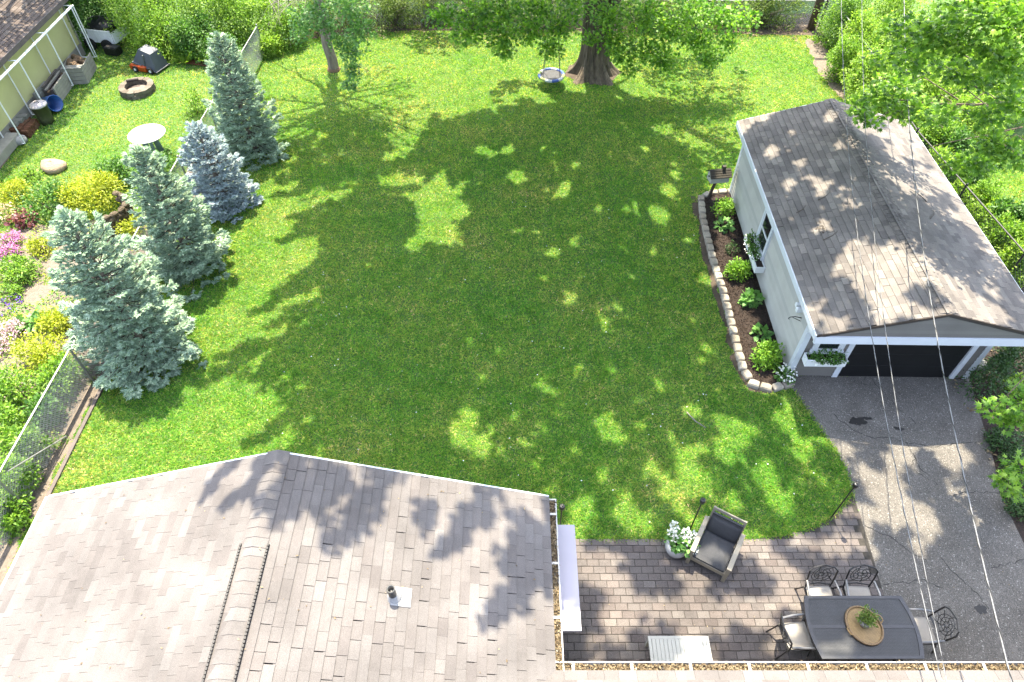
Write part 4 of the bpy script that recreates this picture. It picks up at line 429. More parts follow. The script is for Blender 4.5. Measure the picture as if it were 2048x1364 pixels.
def pr(p):
    y = p.y*.65738+(12.9-p.z)*.75356; return 1024+1365*p.x/y, 682-1365*(p.y*.75356-(12.9-p.z)*.65738)/y
def visible(p):
    u, v = pr(p); return -20 < u < 2068 and -20 < v < 1384

# ---- house: main gable roof and the lower wing along the bottom of the frame
house = empty('house', (0,0,0), 'house in the foreground with pale brown shingle roof and white gutters', 'house')
EZ, RZ, XL, XR, XM, YB, WE = 2.75, 4.12, -7.62, .605, -3.50, 5.45, 2.775     # WE: eave line of the wing
wl = MB(); wl.box(XL+.35, XR-.35, -9, YB-.18, 0, 2.62); wl.add([(XL+.4,YB-.2,2.6),(XR-.4,YB-.2,2.6),(XM,YB-.2,4.0),(XL+.4,YB-.5,2.6),(XR-.4,YB-.5,2.6),(XM,YB-.5,4.0)], [(0,1,2),(3,5,4),(0,2,5,3),(1,4,5,2)])
wl.box(XR-.4, 13, -9, 2.38, 0, 2.62); wl.build('wall', 'wall', house)
rl = MB(); t_ = .03
for (xa, xb) in ((XL, XM), (XR, XM)):
    rl.add([(xa,-9,EZ-t_),(xa,YB,EZ-t_),(xb,YB,RZ-t_),(xb,-9,RZ-t_),(xa,-9,EZ-.10),(xa,YB,EZ-.10),(xb,YB,RZ-.13),(xb,-9,RZ-.13)], [(0,1,2,3),(7,6,5,4),(1,5,6,2),(0,4,5,1)])
roof = rl.build('roof', 'felt', house)
sl = (RZ-EZ)/(XR-XM)
course_roof(roof, 'roof_h', (XR, -3, EZ), (0,1,0), (-1,0,sl), YB+3, math.hypot(XR-XM, RZ-EZ)-.05, .143, visible, clip=lambda p: p.y > WE+.02-(XR-p.x)-.12 and p.y > -.8, seed=2)
course_roof(roof, 'roof_h', (XL, YB, EZ), (0,-1,0), (1,0,sl), YB+1.0, math.hypot(XR-XM, RZ-EZ)-.05, .143, lambda p: False, indiv=False, seed=3)
# wing roof: eave at y 2.88 rising towards the camera
rw = MB(); rw.add([(XR-.06,WE-.02,EZ-.035),(13,WE-.02,EZ-.035),(13,-1.3,EZ-.035+4.16*sl),(XM,-1.3,EZ-.035+4.16*sl),(XR,WE-.02,EZ-.13),(13,WE-.02,EZ-.13)], [(0,1,2,3),(4,5,1,0)])
wingroof = rw.build('roof', 'felt', house)
course_roof(wingroof, 'roof_h', (13, WE, EZ), (-1,0,0), (0,-1,sl), 16.4, 4.3, .143, lambda p: False, indiv=False, clip=lambda p: p.y < WE+.02-(XR-p.x)+.14 and p.y > -1, seed=4)
# ridge caps
me = MB().add([(-.17,0,-.044),(0,0,.018),(.17,0,-.044),(.17,.24,-.056),(0,.24,.004),(-.17,.24,-.056),(-.17,0,-.062),(.17,0,-.062),(0,0,.0)], [(0,1,4,5),(1,2,3,4),(6,8,1,0),(8,7,2,1)]).mesh('ridge_cap', 'roof_h')
y = YB-.2
while y > 3.95: put('ridge_cap', me, roof, (XM, y, RZ+.012)); y -= .143
# ridge vent: raised strip with ribbed black edges and caps on top
vent = MB().box(XM-.10, XM+.10, -1, 4.02, RZ-.07, RZ-.03).build('ridge_vent', 'rubber', roof)
me2 = MB().add([(-.175,0,-.044),(0,0,.016),(.175,0,-.044),(.175,.2,-.052),(0,.2,.007),(-.175,.2,-.052),(-.175,0,-.058),(.175,0,-.058),(0,0,.0)], [(0,1,4,5),(1,2,3,4),(6,8,1,0),(8,7,2,1)]).mesh('ridge_cap', 'roof_h')
y = 3.84
while y > 0: put('ridge_cap', me2, vent, (XM, y, RZ+.006)); y -= .17
rib = MB()
y = 4.02
while y > 0:
    for sx in (-1, 1): rib.box(XM+sx*.187-.014, XM+sx*.187+.014, y-.032, y, RZ-.08, RZ-.008)
    y -= .045
tag(rib.build('vent_rib', 'rubber', vent), kind='stuff')
# vent pipe
pp = MB().lathe([(.055,0),(.055,.34),(.060,.34),(.060,.38),(.042,.38),(.040,.30)], 18, (-1.63,3.52,3.42)); vp = pp.build('vent_pipe', 'pipe', roof, True)
nrm = Matrix.Translation((-1.56,3.53,EZ+(XR+1.56)*sl+.012)) @ Matrix.Rotation(math.atan(sl), 4, 'Y')
MB().box(-.11,.17,-.13,.13,.0,.016,nrm).build('flashing', 'flash', vp); MB().lathe([(.12,.0),(.10,.05),(.062,.10),(.058,.12)], 18, (-1.63,3.52,3.47)).build('collar', 'flash', vp, True)
# gable edge trim
for xa in (XL, XR):
    e = MB(); d = Vector((XM-xa,0,RZ-EZ)); e.add([(xa,YB,EZ+.012),(xa,YB+.025,EZ+.012),(XM,YB+.025,RZ+.012),(XM,YB,RZ+.012),(xa,YB,EZ-.16),(xa,YB+.025,EZ-.16),(XM,YB+.025,RZ-.16),(XM,YB,RZ-.16)], [(0,1,2,3),(1,5,6,2),(4,7,6,5),(0,3,7,4),(0,4,5,1)]); e.build('rake_board', 'trimw', house)
MB().box(XL-.05, XL+.005, -2, YB, EZ-.16, EZ+.014).build('drip_edge', 'gutter', house)
def gutter(p0, p1, parent):
    p0 = Vector(p0); p1 = Vector(p1); d = (p1-p0).normalized(); s = Vector((-d.y, d.x, 0)); L = (p1-p0).length   # s: outward
    prof = [(0,0),(0,-.10),(.075,-.10),(.11,-.04),(.11,.004),(.125,.004),(.125,-.045),(.085,-.115),(-.012,-.115),(-.012,0)]
    mb = MB(); vs = [];
    for q in (p0, p1):
        for a, z in prof: vs.append(q+s*a+Vector((0,0,z)))
    n = len(prof); mb.add(vs, [(i, (i+1) % n, n+(i+1) % n, n+i) for i in range(n)] + [tuple(range(n)), tuple(range(2*n-1, n-1, -1))])
    g = mb.build('gutter', 'gutter', parent)
    k = .25
    while k < L:
        q = p0+d*k; mt = Matrix(((d.x, s.x, 0, q.x), (d.y, s.y, 0, q.y), (0,0,1,q.z), (0,0,0,1))); MB().box(-.018,.018,.0,.115,-.006,.003,mt).build('gutter_strap', 'gutter', g); k += .82
    N = int(L*700); t = rng.random(N)*L; o = rng.random(N)*.09+.012
    pos = np.array(p0)[None]+np.array(d)[None]*t[:, None]+np.array(s)[None]*o[:, None]; pos[:, 2] += -.06+rng.random(N)*.055
    lo = leafobj('leaf_debris', [scatter(pos, unit(N), unit(N)+np.array((0,0,1.5)), rng.uniform(.025,.06,N), TS)], 'litter', g); tag(lo, kind='stuff')
    return g
g1 = gutter((XR-.004, YB-.05, EZ-.012), (XR-.004, WE+.005, EZ-.012), house)
g2 = gutter((XR-.002, WE+.002, EZ-.0125), (13, WE+.002, EZ-.0125), house)
for obj_ in (g1, g2): pass
MB().box(XR-.02, XR+.122, YB-.052, YB-.03, EZ-.13, EZ-.006).build('gutter_end_cap', 'gutter', house)
# canopy panel, box and brace below the gutter
aw = MB().box(.60, 1.055, 3.50, 5.23, 2.13, 2.19).build('awning', 'lavender', house); MB().tube([(.36,3.3,1.6),(.75,3.05,1.95)], .022, 8).build('awning_brace', 'trimw', house); MB().tube([(.36,5.1,1.6),(.95,5.1,2.12)], .02, 8).build('awning_brace', 'trimw', house)
MB().cbox(.34,.62,3.22,3.44,1.5,2.05,.04).build('meter_box', 'siding', house)
MB().tube([(.62,2.62,2.6),(.42,2.6,2.3),(.40,2.6,.1)], .04, 8).build('downspout', 'trimw', house)
MB().box(.34,.36,3.6,4.5,.1,2.1).build('door', 'white', house)

# ---- garage
gar = empty('garage', (GX,GY,0), 'grey sided garage with weathered shingle gable roof and black door', 'garage', rz=GROT)
GW, GL, GH = 4.2, 7.12, 2.42
RX0, RX1, RXM, RY0, RY1, GE, GR = -.30, 4.52, 2.11, -.82, 7.36, 2.35, 3.04
core = MB().box(.03, GW-.03, .03, GL-.03, 0, GH-.02).build('wall', 'siding', gar)
def clap(mb, a, b, z0, z1, nrm, step=.125, lean=.032):
    """lapped horizontal boards from a to b (xy), outward normal nrm"""
    z = z0; a = Vector((*a, 0)); b = Vector((*b, 0)); n = Vector((*nrm, 0))
    while z < z1-.01:
        t = min(z+step, z1)
        vs = [a+n*(.018+lean), b+n*(.018+lean), b+n*.03, a+n*.03, a, b, a, b]
        zs = [z, z, t, t, z, z, t, t]
        mb.add([p+Vector((0,0,k)) for p, k in zip(vs, zs)], [(0,1,2,3),(4,5,1,0),(3,2,7,6),(4,0,3,6),(1,5,7,2)]); z = t
sd = MB(); clap(sd, (0,GL), (0,0.02), .12, GH, (-1,0)); clap(sd, (GW,0), (GW,GL), .12, GH, (1,0)); clap(sd, (GW,GL), (0,GL), .12, GH, (0,1))
tag(sd.build('siding', 'siding', gar), kind='stuff')
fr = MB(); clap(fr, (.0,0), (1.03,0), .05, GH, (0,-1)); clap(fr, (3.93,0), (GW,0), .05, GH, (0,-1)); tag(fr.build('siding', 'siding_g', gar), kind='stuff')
MB().box(-.0,GW,-.0,GL,0,.11).build('foundation', 'found', gar)
for (x0, x1, y0, y1) in ((-.055,.075,-.055,.075),(GW-.075,GW+.055,-.055,.075),(-.055,.075,GL-.07,GL+.055)): MB().box(x0,x1,y0,y1,.02,GH).build('corner_board', 'trimw', gar)
MB().box(1.03,1.16,-.06,.02,.0,GH-.2).build('door_casing', 'trimw', gar); MB().box(3.82,3.94,-.06,.02,.0,GH-.2).build('door_casing', 'trimw', gar); MB().box(1.16,3.82,-.06,.02,2.1,GH-.2).build('door_casing', 'trimw', gar)
gd = MB().box(1.16,3.82,.0,.03,.012,2.1).build('garage_door', 'blackdoor', gar)
for k in range(5):
    pn = MB().cbox(1.165, 3.815, -.018, -.001, .014+k*.417, .014+k*.417+.410, .001)
    pn.build('door_panel', 'blackdoor', gd)
# roof
rg = MB(); gsl = (GR-GE)/(RXM-RX0)
for xa in (RX0, RX1): rg.add([(xa,RY0,GE-.03),(xa,RY1,GE-.03),(RXM,RY1,GR-.03),(RXM,RY0,GR-.03),(xa,RY0,GE-.09),(xa,RY1,GE-.09),(RXM,RY1,GR-.09),(RXM,RY0,GR-.09)], [(0,1,2,3),(7,6,5,4),(0,3,7,4),(1,5,6,2),(0,4,5,1)])
groof = rg.build('roof', 'felt', gar); gw_ = math.hypot(RXM-RX0, GR-GE)-.02
GMAT = Matrix.Translation((GX,GY,0)) @ Matrix.Rotation(GROT, 4, 'Z')
camloc = GMAT.inverted() @ Vector((0,0,12.9))
course_roof(groof, 'roof_g', (RX0, RY1, GE), (0,-1,0), (1,0,gsl), RY1-RY0, gw_, .143, lambda p: True, camloc, seed=5)
course_roof(groof, 'roof_g', (RX1, RY0, GE), (0,1,0), (-1,0,gsl), RY1-RY0, gw_, .143, lambda p: False, camloc, indiv=False, seed=6)
meg = MB().add([(-.18,0,-.034),(0,0,.022),(.18,0,-.034),(.18,.24,-.048),(0,.24,.004),(-.18,.24,-.048),(-.18,0,-.055),(.18,0,-.055),(0,0,.0)], [(0,1,4,5),(1,2,3,4),(6,8,1,0),(8,7,2,1)]).mesh('ridge_cap', 'roof_g')
y = RY1-.2
while y > RY0-.03: put('ridge_cap', meg, groof, (RXM, y, GR+.012)); y -= .15
# front gable, beam, brackets, soffit, fascia
gf = MB(); z = GE-.03; ya = RY0+.03
while z < GR-.1:
    t = min(z+.1, GR-.1); xa = RX0+(z-GE)/gsl+.13; xb = RX0+(t-GE)/gsl+.13
    xa, xb = max(xa, RX0+.04), max(xb, RX0+.04); gf.add([(xa,ya-.012,z),(2*RXM-xa,ya-.012,z),(2*RXM-xb,ya,t),(xb,ya,t),(xa,ya+.03,z),(2*RXM-xa,ya+.03,z)], [(0,1,2,3),(4,5,1,0)]); z = t
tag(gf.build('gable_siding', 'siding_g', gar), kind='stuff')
MB().box(RX0+.0,RX1-.0,RY0-.01,RY0+.05,GE-.25,GE-.04).build('beam', 'trimw', gar)
MB().box(RX0+.03,RX1-.03,RY0+.05,-.062,GE-.13,GE-.10).build('soffit', 'siding_g', gar)
for x0 in (-.10, GW-.02):
    b_ = MB(); b_.add([(x0,-.05,GH-.75),(x0+.12,-.05,GH-.75),(x0+.12,-.05,GH-.55),(x0,-.05,GH-.55),(x0-.08,RY0+.05,GE-.25),(x0+.12,RY0+.05,GE-.25),(x0+.12,RY0+.05,GE-.10),(x0-.08,RY0+.05,GE-.10)], [(0,3,2,1),(4,5,6,7),(0,1,5,4),(1,2,6,5),(2,3,7,6),(3,0,4,7)]); b_.build('bracket', 'trimw', gar)
for xa in (RX0-.03, RX1): MB().box(xa,xa+.03,RY0-.005,RY1,GE-.15,GE+.0).build('fascia', 'trimw', gar)
for (x0, y0) in ((RX0,RY1),(RX1,RY1)): 
    e = MB(); e.add([(x0,RY1,GE),(x0,RY1+.02,GE),(RXM,RY1+.02,GR),(RXM,RY1,GR),(x0,RY1,GE-.15),(x0,RY1+.02,GE-.15),(RXM,RY1+.02,GR-.15),(RXM,RY1,GR-.15)], [(0,1,2,3),(1,5,6,2),(4,7,6,5),(0,4,5,1)]); e.build('rake_board', 'trimw', gar)
e = MB()
for sgn in (1, -1):
    xa = RXM-sgn*(RXM-RX0); e.add([(xa,RY0-.02,GE+.008),(xa,RY0+.0,GE+.008),(RXM,RY0+.0,GR+.008),(RXM,RY0-.02,GR+.008),(xa,RY0-.02,GE-.04),(xa,RY0+.0,GE-.04),(RXM,RY0+.0,GR-.04),(RXM,RY0-.02,GR-.04)], [(0,1,2,3),(0,3,7,4),(4,7,6,5)])
e.build('drip_edge', 'brown', gar)
def window(parent, axis, a0, a1, z0, z1, off):
    """axis 'x': window in a wall facing -x at x=off (a along y); axis 'y': facing -y at y=off (a along x)"""
    def bx(mb, p0, p1, q0, q1, d0, d1):
        if axis == 'x': mb.box(off-d1, off-d0, p0, p1, q0, q1)
        else: mb.box(p0, p1, off-d1, off-d0, q0, q1)
    w = .09; f_ = MB(); bx(f_, a0, a0+w, z0, z1, .0, .055); bx(f_, a1-w, a1, z0, z1, .0, .055); bx(f_, a0+w, a1-w, z1-w, z1, .0, .055); bx(f_, a0-.02, a1+.02, z0-.06, z0+.03, .0, .075)
    wn = f_.build('window', 'trimw', parent)
    s_ = MB(); i0, i1 = a0+w, a1-w; j0, j1 = z0+.03, z1-w; t = .035; mid = (j0+j1)/2
    bx(s_, i0, i0+t, j0, j1, .0, .04); bx(s_, i1-t, i1, j0, j1, .0, .04); bx(s_, i0+t, i1-t, j0, j0+t, .0, .04); bx(s_, i0+t, i1-t, j1-t, j1, .0, .04); bx(s_, i0+t, i1-t, mid-.02, mid+.02, .0, .045); s_.build('sash', 'white', wn)
    g_ = MB(); bx(g_, i0+t, i1-t, j0+t, mid-.02, .0, .02); g_.build('pane', 'glass', wn); g_ = MB(); bx(g_, i0+t, i1-t, mid+.02, j1-t, .0, .026); g_.build('pane', 'glass', wn)
window(gar, 'x', 3.28, 4.12, .78, 1.86, -.043); window(gar, 'y', .22, .92, 1.0, 1.95, -.043)
def wbox(parent, x0, x1, y0, y1, z0, z1):
    b_ = MB(); t = .02
    b_.box(x0,x1,y0,y0+t,z0,z1).box(x0,x1,y1-t,y1,z0,z1).box(x0,x0+t,y0+t,y1-t,z0,z1).box(x1-t,x1,y0+t,y1-t,z0,z1).box(x0+t,x1-t,y0+t,y1-t,z0,z0+.03)
    o = b_.build('window_box', 'white', parent); MB().box(x0+t+.002,x1-t-.002,y0+t+.002,y1-t-.002,z0+.03,z1-.04).build('potting_soil', 'mulchbed', o); MB().box(x0-.012,x1+.012,y0-.012,y0+.008,z1-.03,z1+.004).build('box_rim', 'white', o); return o
wbox(gar, -.29, -.05, 3.0, 4.35, .52, .72); wbox(gar, .10, 1.02, -.30, -.062, .70, .92)
lf = MB().lathe([(.05,0),(.06,.03),(.03,.08),(.03,.12)], 12, (-.06,.55,1.72)).build('light_fixture', 'white', gar, True); MB().cbox(-.22,-.08,.42,.52,1.72,1.84,.02).build('lamp_head', 'white', lf); MB().cbox(-.20,-.08,.56,.66,1.74,1.84,.02).build('lamp_head', 'white', lf)
MB().tube([(-.03,.42,1.55),(-.20,.42,1.60),(-.31,.42,1.58),(-.34,.42,1.54),(-.31,.42,1.51)], .010, 6).build('plant_hook', 'black', gar); MB().tube([(-.03,.42,1.45),(-.25,.42,1.57)], .008, 6).build('hook_brace', 'black', gar)

# roof twigs and leaf litter on the garage roof
for (lx, ly, nm, lab) in ((.55, 2.35, 'leaf_clump', 'clump of brown fallen leaves with twigs lying on the garage roof'),):
    N = 34; pos = np.stack([rng.normal(lx,.05,N), rng.normal(ly,.14,N), np.zeros(N)], 1); pos[:, 2] = GE+(pos[:, 0]-RX0)*gsl+.03
    q = np.array([GMAT @ Vector(p) for p in pos]); tag(leafobj(nm, [scatter(q, unit(N)*np.array((1,1,.2)), np.array((0,0,1.))+unit(N)*.4, rng.uniform(.03,.07,N), TW)], 'twig', None), lab, 'leaves', kind='stuff')
for i, (a, b) in enumerate([((.75,3.3),(1.05,3.5)),((.5,1.9),(.85,2.1)),((3.3,3.2),(3.0,3.6)),((3.1,2.5),(3.35,2.9)),((.2,3.0),(.45,3.2))]):
    zf = lambda x: (GE+(min(x, 2*RXM-x)-RX0)*gsl+.03)
    m_ = [(a[0],a[1],zf(a[0])),((a[0]+b[0])/2+.05,(a[1]+b[1])/2,zf((a[0]+b[0])/2)),(b[0],b[1],zf(b[0]))]
    tag(MB().tube([GMAT @ Vector(p) for p in m_], [.012,.009,.004], 5).build('twig', 'twig'), 'thin dead twig lying on the garage roof shingles', 'twig', 'twigs on the garage roof')

# ------------------------------------------------------------------ mulch bed with edging stones
bed = empty('planting_bed', (6.2,13.2,0), 'dark mulch bed with pale edging stones along the garage wall', 'flower bed')
EDGE = [(6.78,17.35),(6.1,17.25),(5.78,17.0),(5.66,16.0),(5.61,14.3),(5.64,12.9),(5.60,11.3),(5.58,10.3),(5.72,9.86),(6.08,9.72),(6.56,9.86)]
MBED = EDGE + [(6.60,10.2),(6.74,17.3)]
mo = MB().prism([(x-6.2, y-13.2) for x, y in MBED], .0, .055).build('mulch', 'mulchbed', bed)
N = 7000; px = rng.uniform(5.5,6.8,N); py = rng.uniform(9.7,17.4,N); ok = inpoly(px, py, MBED); px, py = px[ok], py[ok]; N = len(px)
pos = np.stack([px-6.2, py-13.2, np.full(N,.058)+rng.random(N)*.02], 1); fw = unit(N); fw[:, 2] *= .35
tag(leafobj('mulch_chip', [scatter(pos, fw, unit(N)+np.array((0,0,1.5)), rng.uniform(.025,.07,N), TS)], 'mulch', bed), kind='stuff')
def walk(P, step):
    out = []; d = 0; tot = 0
    for a, b in zip(P[:-1], P[1:]):
        L = math.dist(a, b)
        while d <= tot+L:
            t = (d-tot)/L; out.append((a[0]+(b[0]-a[0])*t, a[1]+(b[1]-a[1])*t, math.atan2(b[1]-a[1], b[0]-a[0]))); d += step
        tot += L
    return out
stv = []
for k in range(5):
    q = random.Random(k+20); mb = MB(); w = .135
    pts = [(-w, -.085), (-w*.8, -.10), (w*.8, -.10), (w, -.08), (w*q.uniform(.8,.95), .075), (w*.4, .095), (-w*.4, .095), (-w*q.uniform(.8,.95), .075)]
    n_ = len(pts); vs = [(x,y,-.02) for x,y in pts]+[(x,y,.085) for x,y in pts]+[(x*.86,y*.82,.115+q.uniform(-.008,.008)) for x,y in pts]
    fs = [tuple(range(2*n_, 3*n_))]
    for i in range(n_):
        j = (i+1) % n_; fs += [(i,j,n_+j,n_+i),(n_+i,n_+j,2*n_+j,2*n_+i)]
    stv.append(mb.add(vs, fs).mesh('edging_stone', 'stone'))
for x, y, a in walk(EDGE, .285): put('edging_stone', random.choice(stv), bed, (x-6.2, y-13.2, random.uniform(-.01,.01)), (random.uniform(-.03,.03), random.uniform(-.03,.03), a+random.uniform(-.07,.07)))

# ------------------------------------------------------------------ plants
def cloud(c, r, n, tpl, size, lump=.22, shell=.55, up=.5, floor=.02):
    """leaves through an ellipsoid, thick near its lumpy surface"""
    d = unit(n); ph = rng.uniform(0, 6.28, 6); 
    m = 1+lump*(np.sin(d[:,0]*5+ph[0])*np.sin(d[:,1]*5+ph[1])+.6*np.sin(d[:,2]*7+ph[2]+d[:,0]*6)+.5*np.sin(d[:,1]*11+ph[3])*np.sin(d[:,0]*11+ph[4]))
    rad = (1-shell*rng.random(n)**1.7)*m
    pos = np.array(c)+d*rad[:, None]*np.array(r); pos[:, 2] = np.maximum(pos[:, 2], floor+rng.random(n)*.04)
    fw = d+unit(n)*.9; nr = d*.5+np.array((0,0,up))+unit(n)*.55
    return scatter(pos, fw, nr, rng.uniform(size*.65, size*1.25, n), tpl)
LSZ = dict(box=.075, hosta=.17, dark=.06, gold=.075, green=.11, green2=.085, lime=.09, olive=.08, peach=.06, red=.12, pink=.045, palepink=.05)
def bush(name, label, cat, x, y, rx, ry, h, kind, n, group=None):
    b = empty(name, (x,y,0), label, cat, group)
    tpl = TW if kind in ('hosta','red','peach','pink','palepink') else TS
    if kind == 'hosta' : parts = [cloud((0,0,h*.45), (rx,ry,h*.55), n, TW, LSZ[kind], .1, .8, 1.0)]
    elif kind == 'dark' and h > 1: 
        parts = []
        for k in range(7):
            z = h*(k+.5)/7; rr = rx*(1-.8*(k/6)); parts.append(cloud((0,0,z), (rr,rr,h*.12), n//7, TS, .08, .2, .6, .3))
    else:
        n2 = int(n*1.25); parts = [cloud((0,0,h*.42), (rx,ry,h*.58), n2, tpl, LSZ[kind])]
        q = random.Random(int(abs(x*100)))
        for k in range(3 if n > 300 else 1):
            a = q.uniform(0,6.28); parts.append(cloud((rx*.5*math.cos(a), ry*.5*math.sin(a), h*.7), (rx*.42, ry*.42, h*.34), n2//5, tpl, LSZ[kind]))
    leafobj('foliage', parts, BUSHMAT[kind], b)
    if kind in ('pink','palepink','peach','red'):
        leafobj('leaves', [cloud((0,0,h*.35), (rx*.97, ry*.97, h*.5), n//2, TS, .06)], 'l_green2', b)
    st = MB()
    for k in range(4):
        a = 1.57*k+.4; st.tube([(.03*math.cos(a),.03*math.sin(a),0),(rx*.25*math.cos(a),ry*.25*math.sin(a),h*.4),(rx*.45*math.cos(a),ry*.45*math.sin(a),h*.72)], [.014,.010,.004], 5)
    st.build('stem', 'twig', b)
    return b
for (nm, lb, ct, x, y, rx, ry, h, kd, n, gp) in BUSHES:
    bush(nm, lb, ct, x, y, rx, ry, h, kd, n, gp)
def flowers(parent, c, r, n, size, mat, name='blossom'):
    return leafobj(name, [cloud(c, r, n, TW, size, .15, .35, 1.2)], mat, parent)
# white flowering plant at the bed corner
fp = empty('flowering_plant', (6.47,10.0,0), 'white flowering plant at the garage corner of the mulch bed', 'plant'); leafobj('foliage', [cloud((0,0,.18), (.2,.2,.2), 260, TS, .09)], 'l_green', fp); flowers(fp, (0,0,.3), (.19,.19,.16), 75, .075, 'f_white')
# window box plants
bp_ = empty('window_box_plant', tuple(GMAT @ Vector((-.17,3.75,.68))), 'trailing white flowers in the side window box of the garage', 'plant'); leafobj('foliage', [cloud((0,.15,.13), (.2,.3,.18), 330, TS, .08), cloud((-.05,-.2,.08), (.15,.28,.13), 220, TS, .07)], 'l_green', bp_); flowers(bp_, (-.06,-.1,.10), (.2,.48,.14), 60, .055, 'f_white')
bp_ = empty('window_box_plant', tuple(GMAT @ Vector((.56,-.18,.88))), 'trailing white flowers in the front window box beside the garage door', 'plant'); leafobj('foliage', [cloud((0,-.04,.07), (.40,.16,.16), 520, TS, .07), cloud((.1,-.16,-.05), (.28,.06,.14), 160, TS, .06)], 'l_green', bp_); flowers(bp_, (.02,-.12,.0), (.38,.12,.16), 45, .05, 'f_white')
# pansies and small things of the flower garden
for i, (x, y) in enumerate([(-13.35,12.55),(-13.15,12.75),(-12.95,12.6),(-13.1,12.4),(-13.2,12.05),(-12.9,12.25)]):
    f_ = empty('pansy', (x,y,0), 'small violet pansy in the bare soil above the two rounded stones', 'flower', 'violet pansies in the flower garden'); leafobj('foliage', [cloud((0,0,.05), (.09,.09,.06), 40, TS, .05)], 'l_green2', f_); flowers(f_, (0,0,.1), (.08,.08,.04), 16, .05, 'f_violet')
# low mixed growth between the garden plants
for nm, mt_, n_ in (('ground_cover', 'l_green2', 3600), ('ground_cover', 'l_gold', 1500), ('ground_cover', 'l_green', 2200)):
    x = rng.uniform(-15,-10.1,n_*3); y = rng.uniform(4,16.4,n_*3); nz = vnoise(x+{'l_gold': 5, 'l_green': 25}.get(mt_, 45), y+9, 1.6); k = (nz > .60); x, y, nz = x[k][:n_], y[k][:n_], nz[k][:n_]; N = len(x)
    tag(leafobj(nm, [scatter(np.stack([x, y, .02+rng.random(N)*(nz-.55)*.9], 1), unit(N)*np.array((1,1,.5)), unit(N)*.6+np.array((0,0,1.)), rng.uniform(.04,.10,N), TS)], mt_, None), {'l_gold': 'low yellow green growth', 'l_green': 'low mid green growth'}.get(mt_, 'low bright green growth')+' between the plants of the flower garden', 'ground cover', kind='stuff')
# ferns in the thicket
for i, (x, y) in enumerate([(-12.6,25.6),(-12.0,25.9),(-11.5,25.4),(-11.2,26.2),(-12.2,26.6),(-10.9,25.3)]):
    f_ = empty('fern', (x,y,0), 'arching bright green fern in front of the thicket beside the fence end', 'plant', 'ferns by the thicket'); N = 22; a = rng.uniform(0,6.28,N); fw = np.stack([np.cos(a), np.sin(a), rng.uniform(.35,1.3,N)], 1)
    leafobj('frond', [scatter(np.zeros((N,3))+np.array((0,0,.05)), fw, np.tile(np.array((0,0,1.)),(N,1)), rng.uniform(.5,.85,N), TF)], 'l_lime', f_)
# small weed beside the house corner
f_ = empty('weed', (.25,6.1,0), 'small fern like weed beside the house corner', 'plant'); leafobj('foliage', [cloud((0,0,.12), (.28,.16,.14), 120, TS, .1)], 'l_lime', f_)

# ------------------------------------------------------------------ spruces
def spruce(label, x, y, h, Rr, mat, seed, n=4600, sz=.19):
    b = empty('spruce_tree', (x,y,0), label, 'spruce', None); q = np.random.default_rng(seed)
    MB().tube([(0,0,0),(.01,.01,h*.5),(0,0,h)], [.09,.055,.012], 8).build('trunk', 'bark2', b)
    br = MB(); P = []; Fw = []; Sz = []
    z = .18
    while z < h-.12:
        f = 1-z/h; r0 = Rr*(f**.68)*(1-.32*math.exp(-z/.35)); nb = max(5, int(6+9*f)); a0 = q.uniform(0,6.28)
        for k in range(nb):
            a = a0+2*math.pi*k/nb+q.normal(0,.16); L = r0*q.uniform(.62,1.22); d = np.array((math.cos(a), math.sin(a))); zz = z+q.normal(0,.05); tilt = .55-.75*f
            pt = lambda s: np.array((d[0]*s, d[1]*s, zz+tilt*s-.10*f*math.sin(min(s/L,1)*3.14)+.10*(s/L)**3))
            br.tube([pt(.02), pt(L*.5), pt(L*.92)], [.016*f+.006,.010,.004], 4, False)
            m = int(9+36*L)
            for _ in range(m):
                s = L*(1-q.random()**1.6*.8); lat = (L-s)*.55+.05; o = q.uniform(-1,1); p = pt(s); side = np.array((-d[1], d[0], 0))
                P.append(p+side*o*lat+np.array((0,0,q.normal(0,.028)-.05*abs(o)))); Fw.append(np.array((d[0], d[1], tilt*.5+.12))+side*o*.95+q.normal(0,.18,3)); Sz.append(sz*q.uniform(.7,1.25)*(.7+.3*f))
        z += .17+.13*f
    for _ in range(40): P.append(np.array((q.normal(0,.02), q.normal(0,.02), h-q.random()*.45))); Fw.append(np.array((q.normal(0,.5), q.normal(0,.5), 1.2))); Sz.append(sz*.9)
    br.build('branch', 'twig', b); P = np.array(P); Fw = np.array(Fw); N = len(P)
    leafobj('needles', [scatter(P, Fw, np.tile(np.array((0,0,1.)),(N,1))+q.normal(0,.35,(N,3)), np.array(Sz), TP)], mat, b)
spruce('largest and nearest silvery green spruce beside the fence', -8.85, 10.75, 4.4, 1.42, 'sp_green', 1)
spruce('silvery green spruce second from the camera, between the nearest and the blue one', -8.72, 13.85, 3.8, 1.22, 'sp_green', 2)
spruce('small powder blue spruce, the palest and bluest of the row', -8.65, 16.7, 2.75, 1.06, 'sp_blue', 3)
spruce('farthest silvery green spruce beyond the blue one', -8.5, 19.55, 3.9, 1.18, 'sp_green', 4)

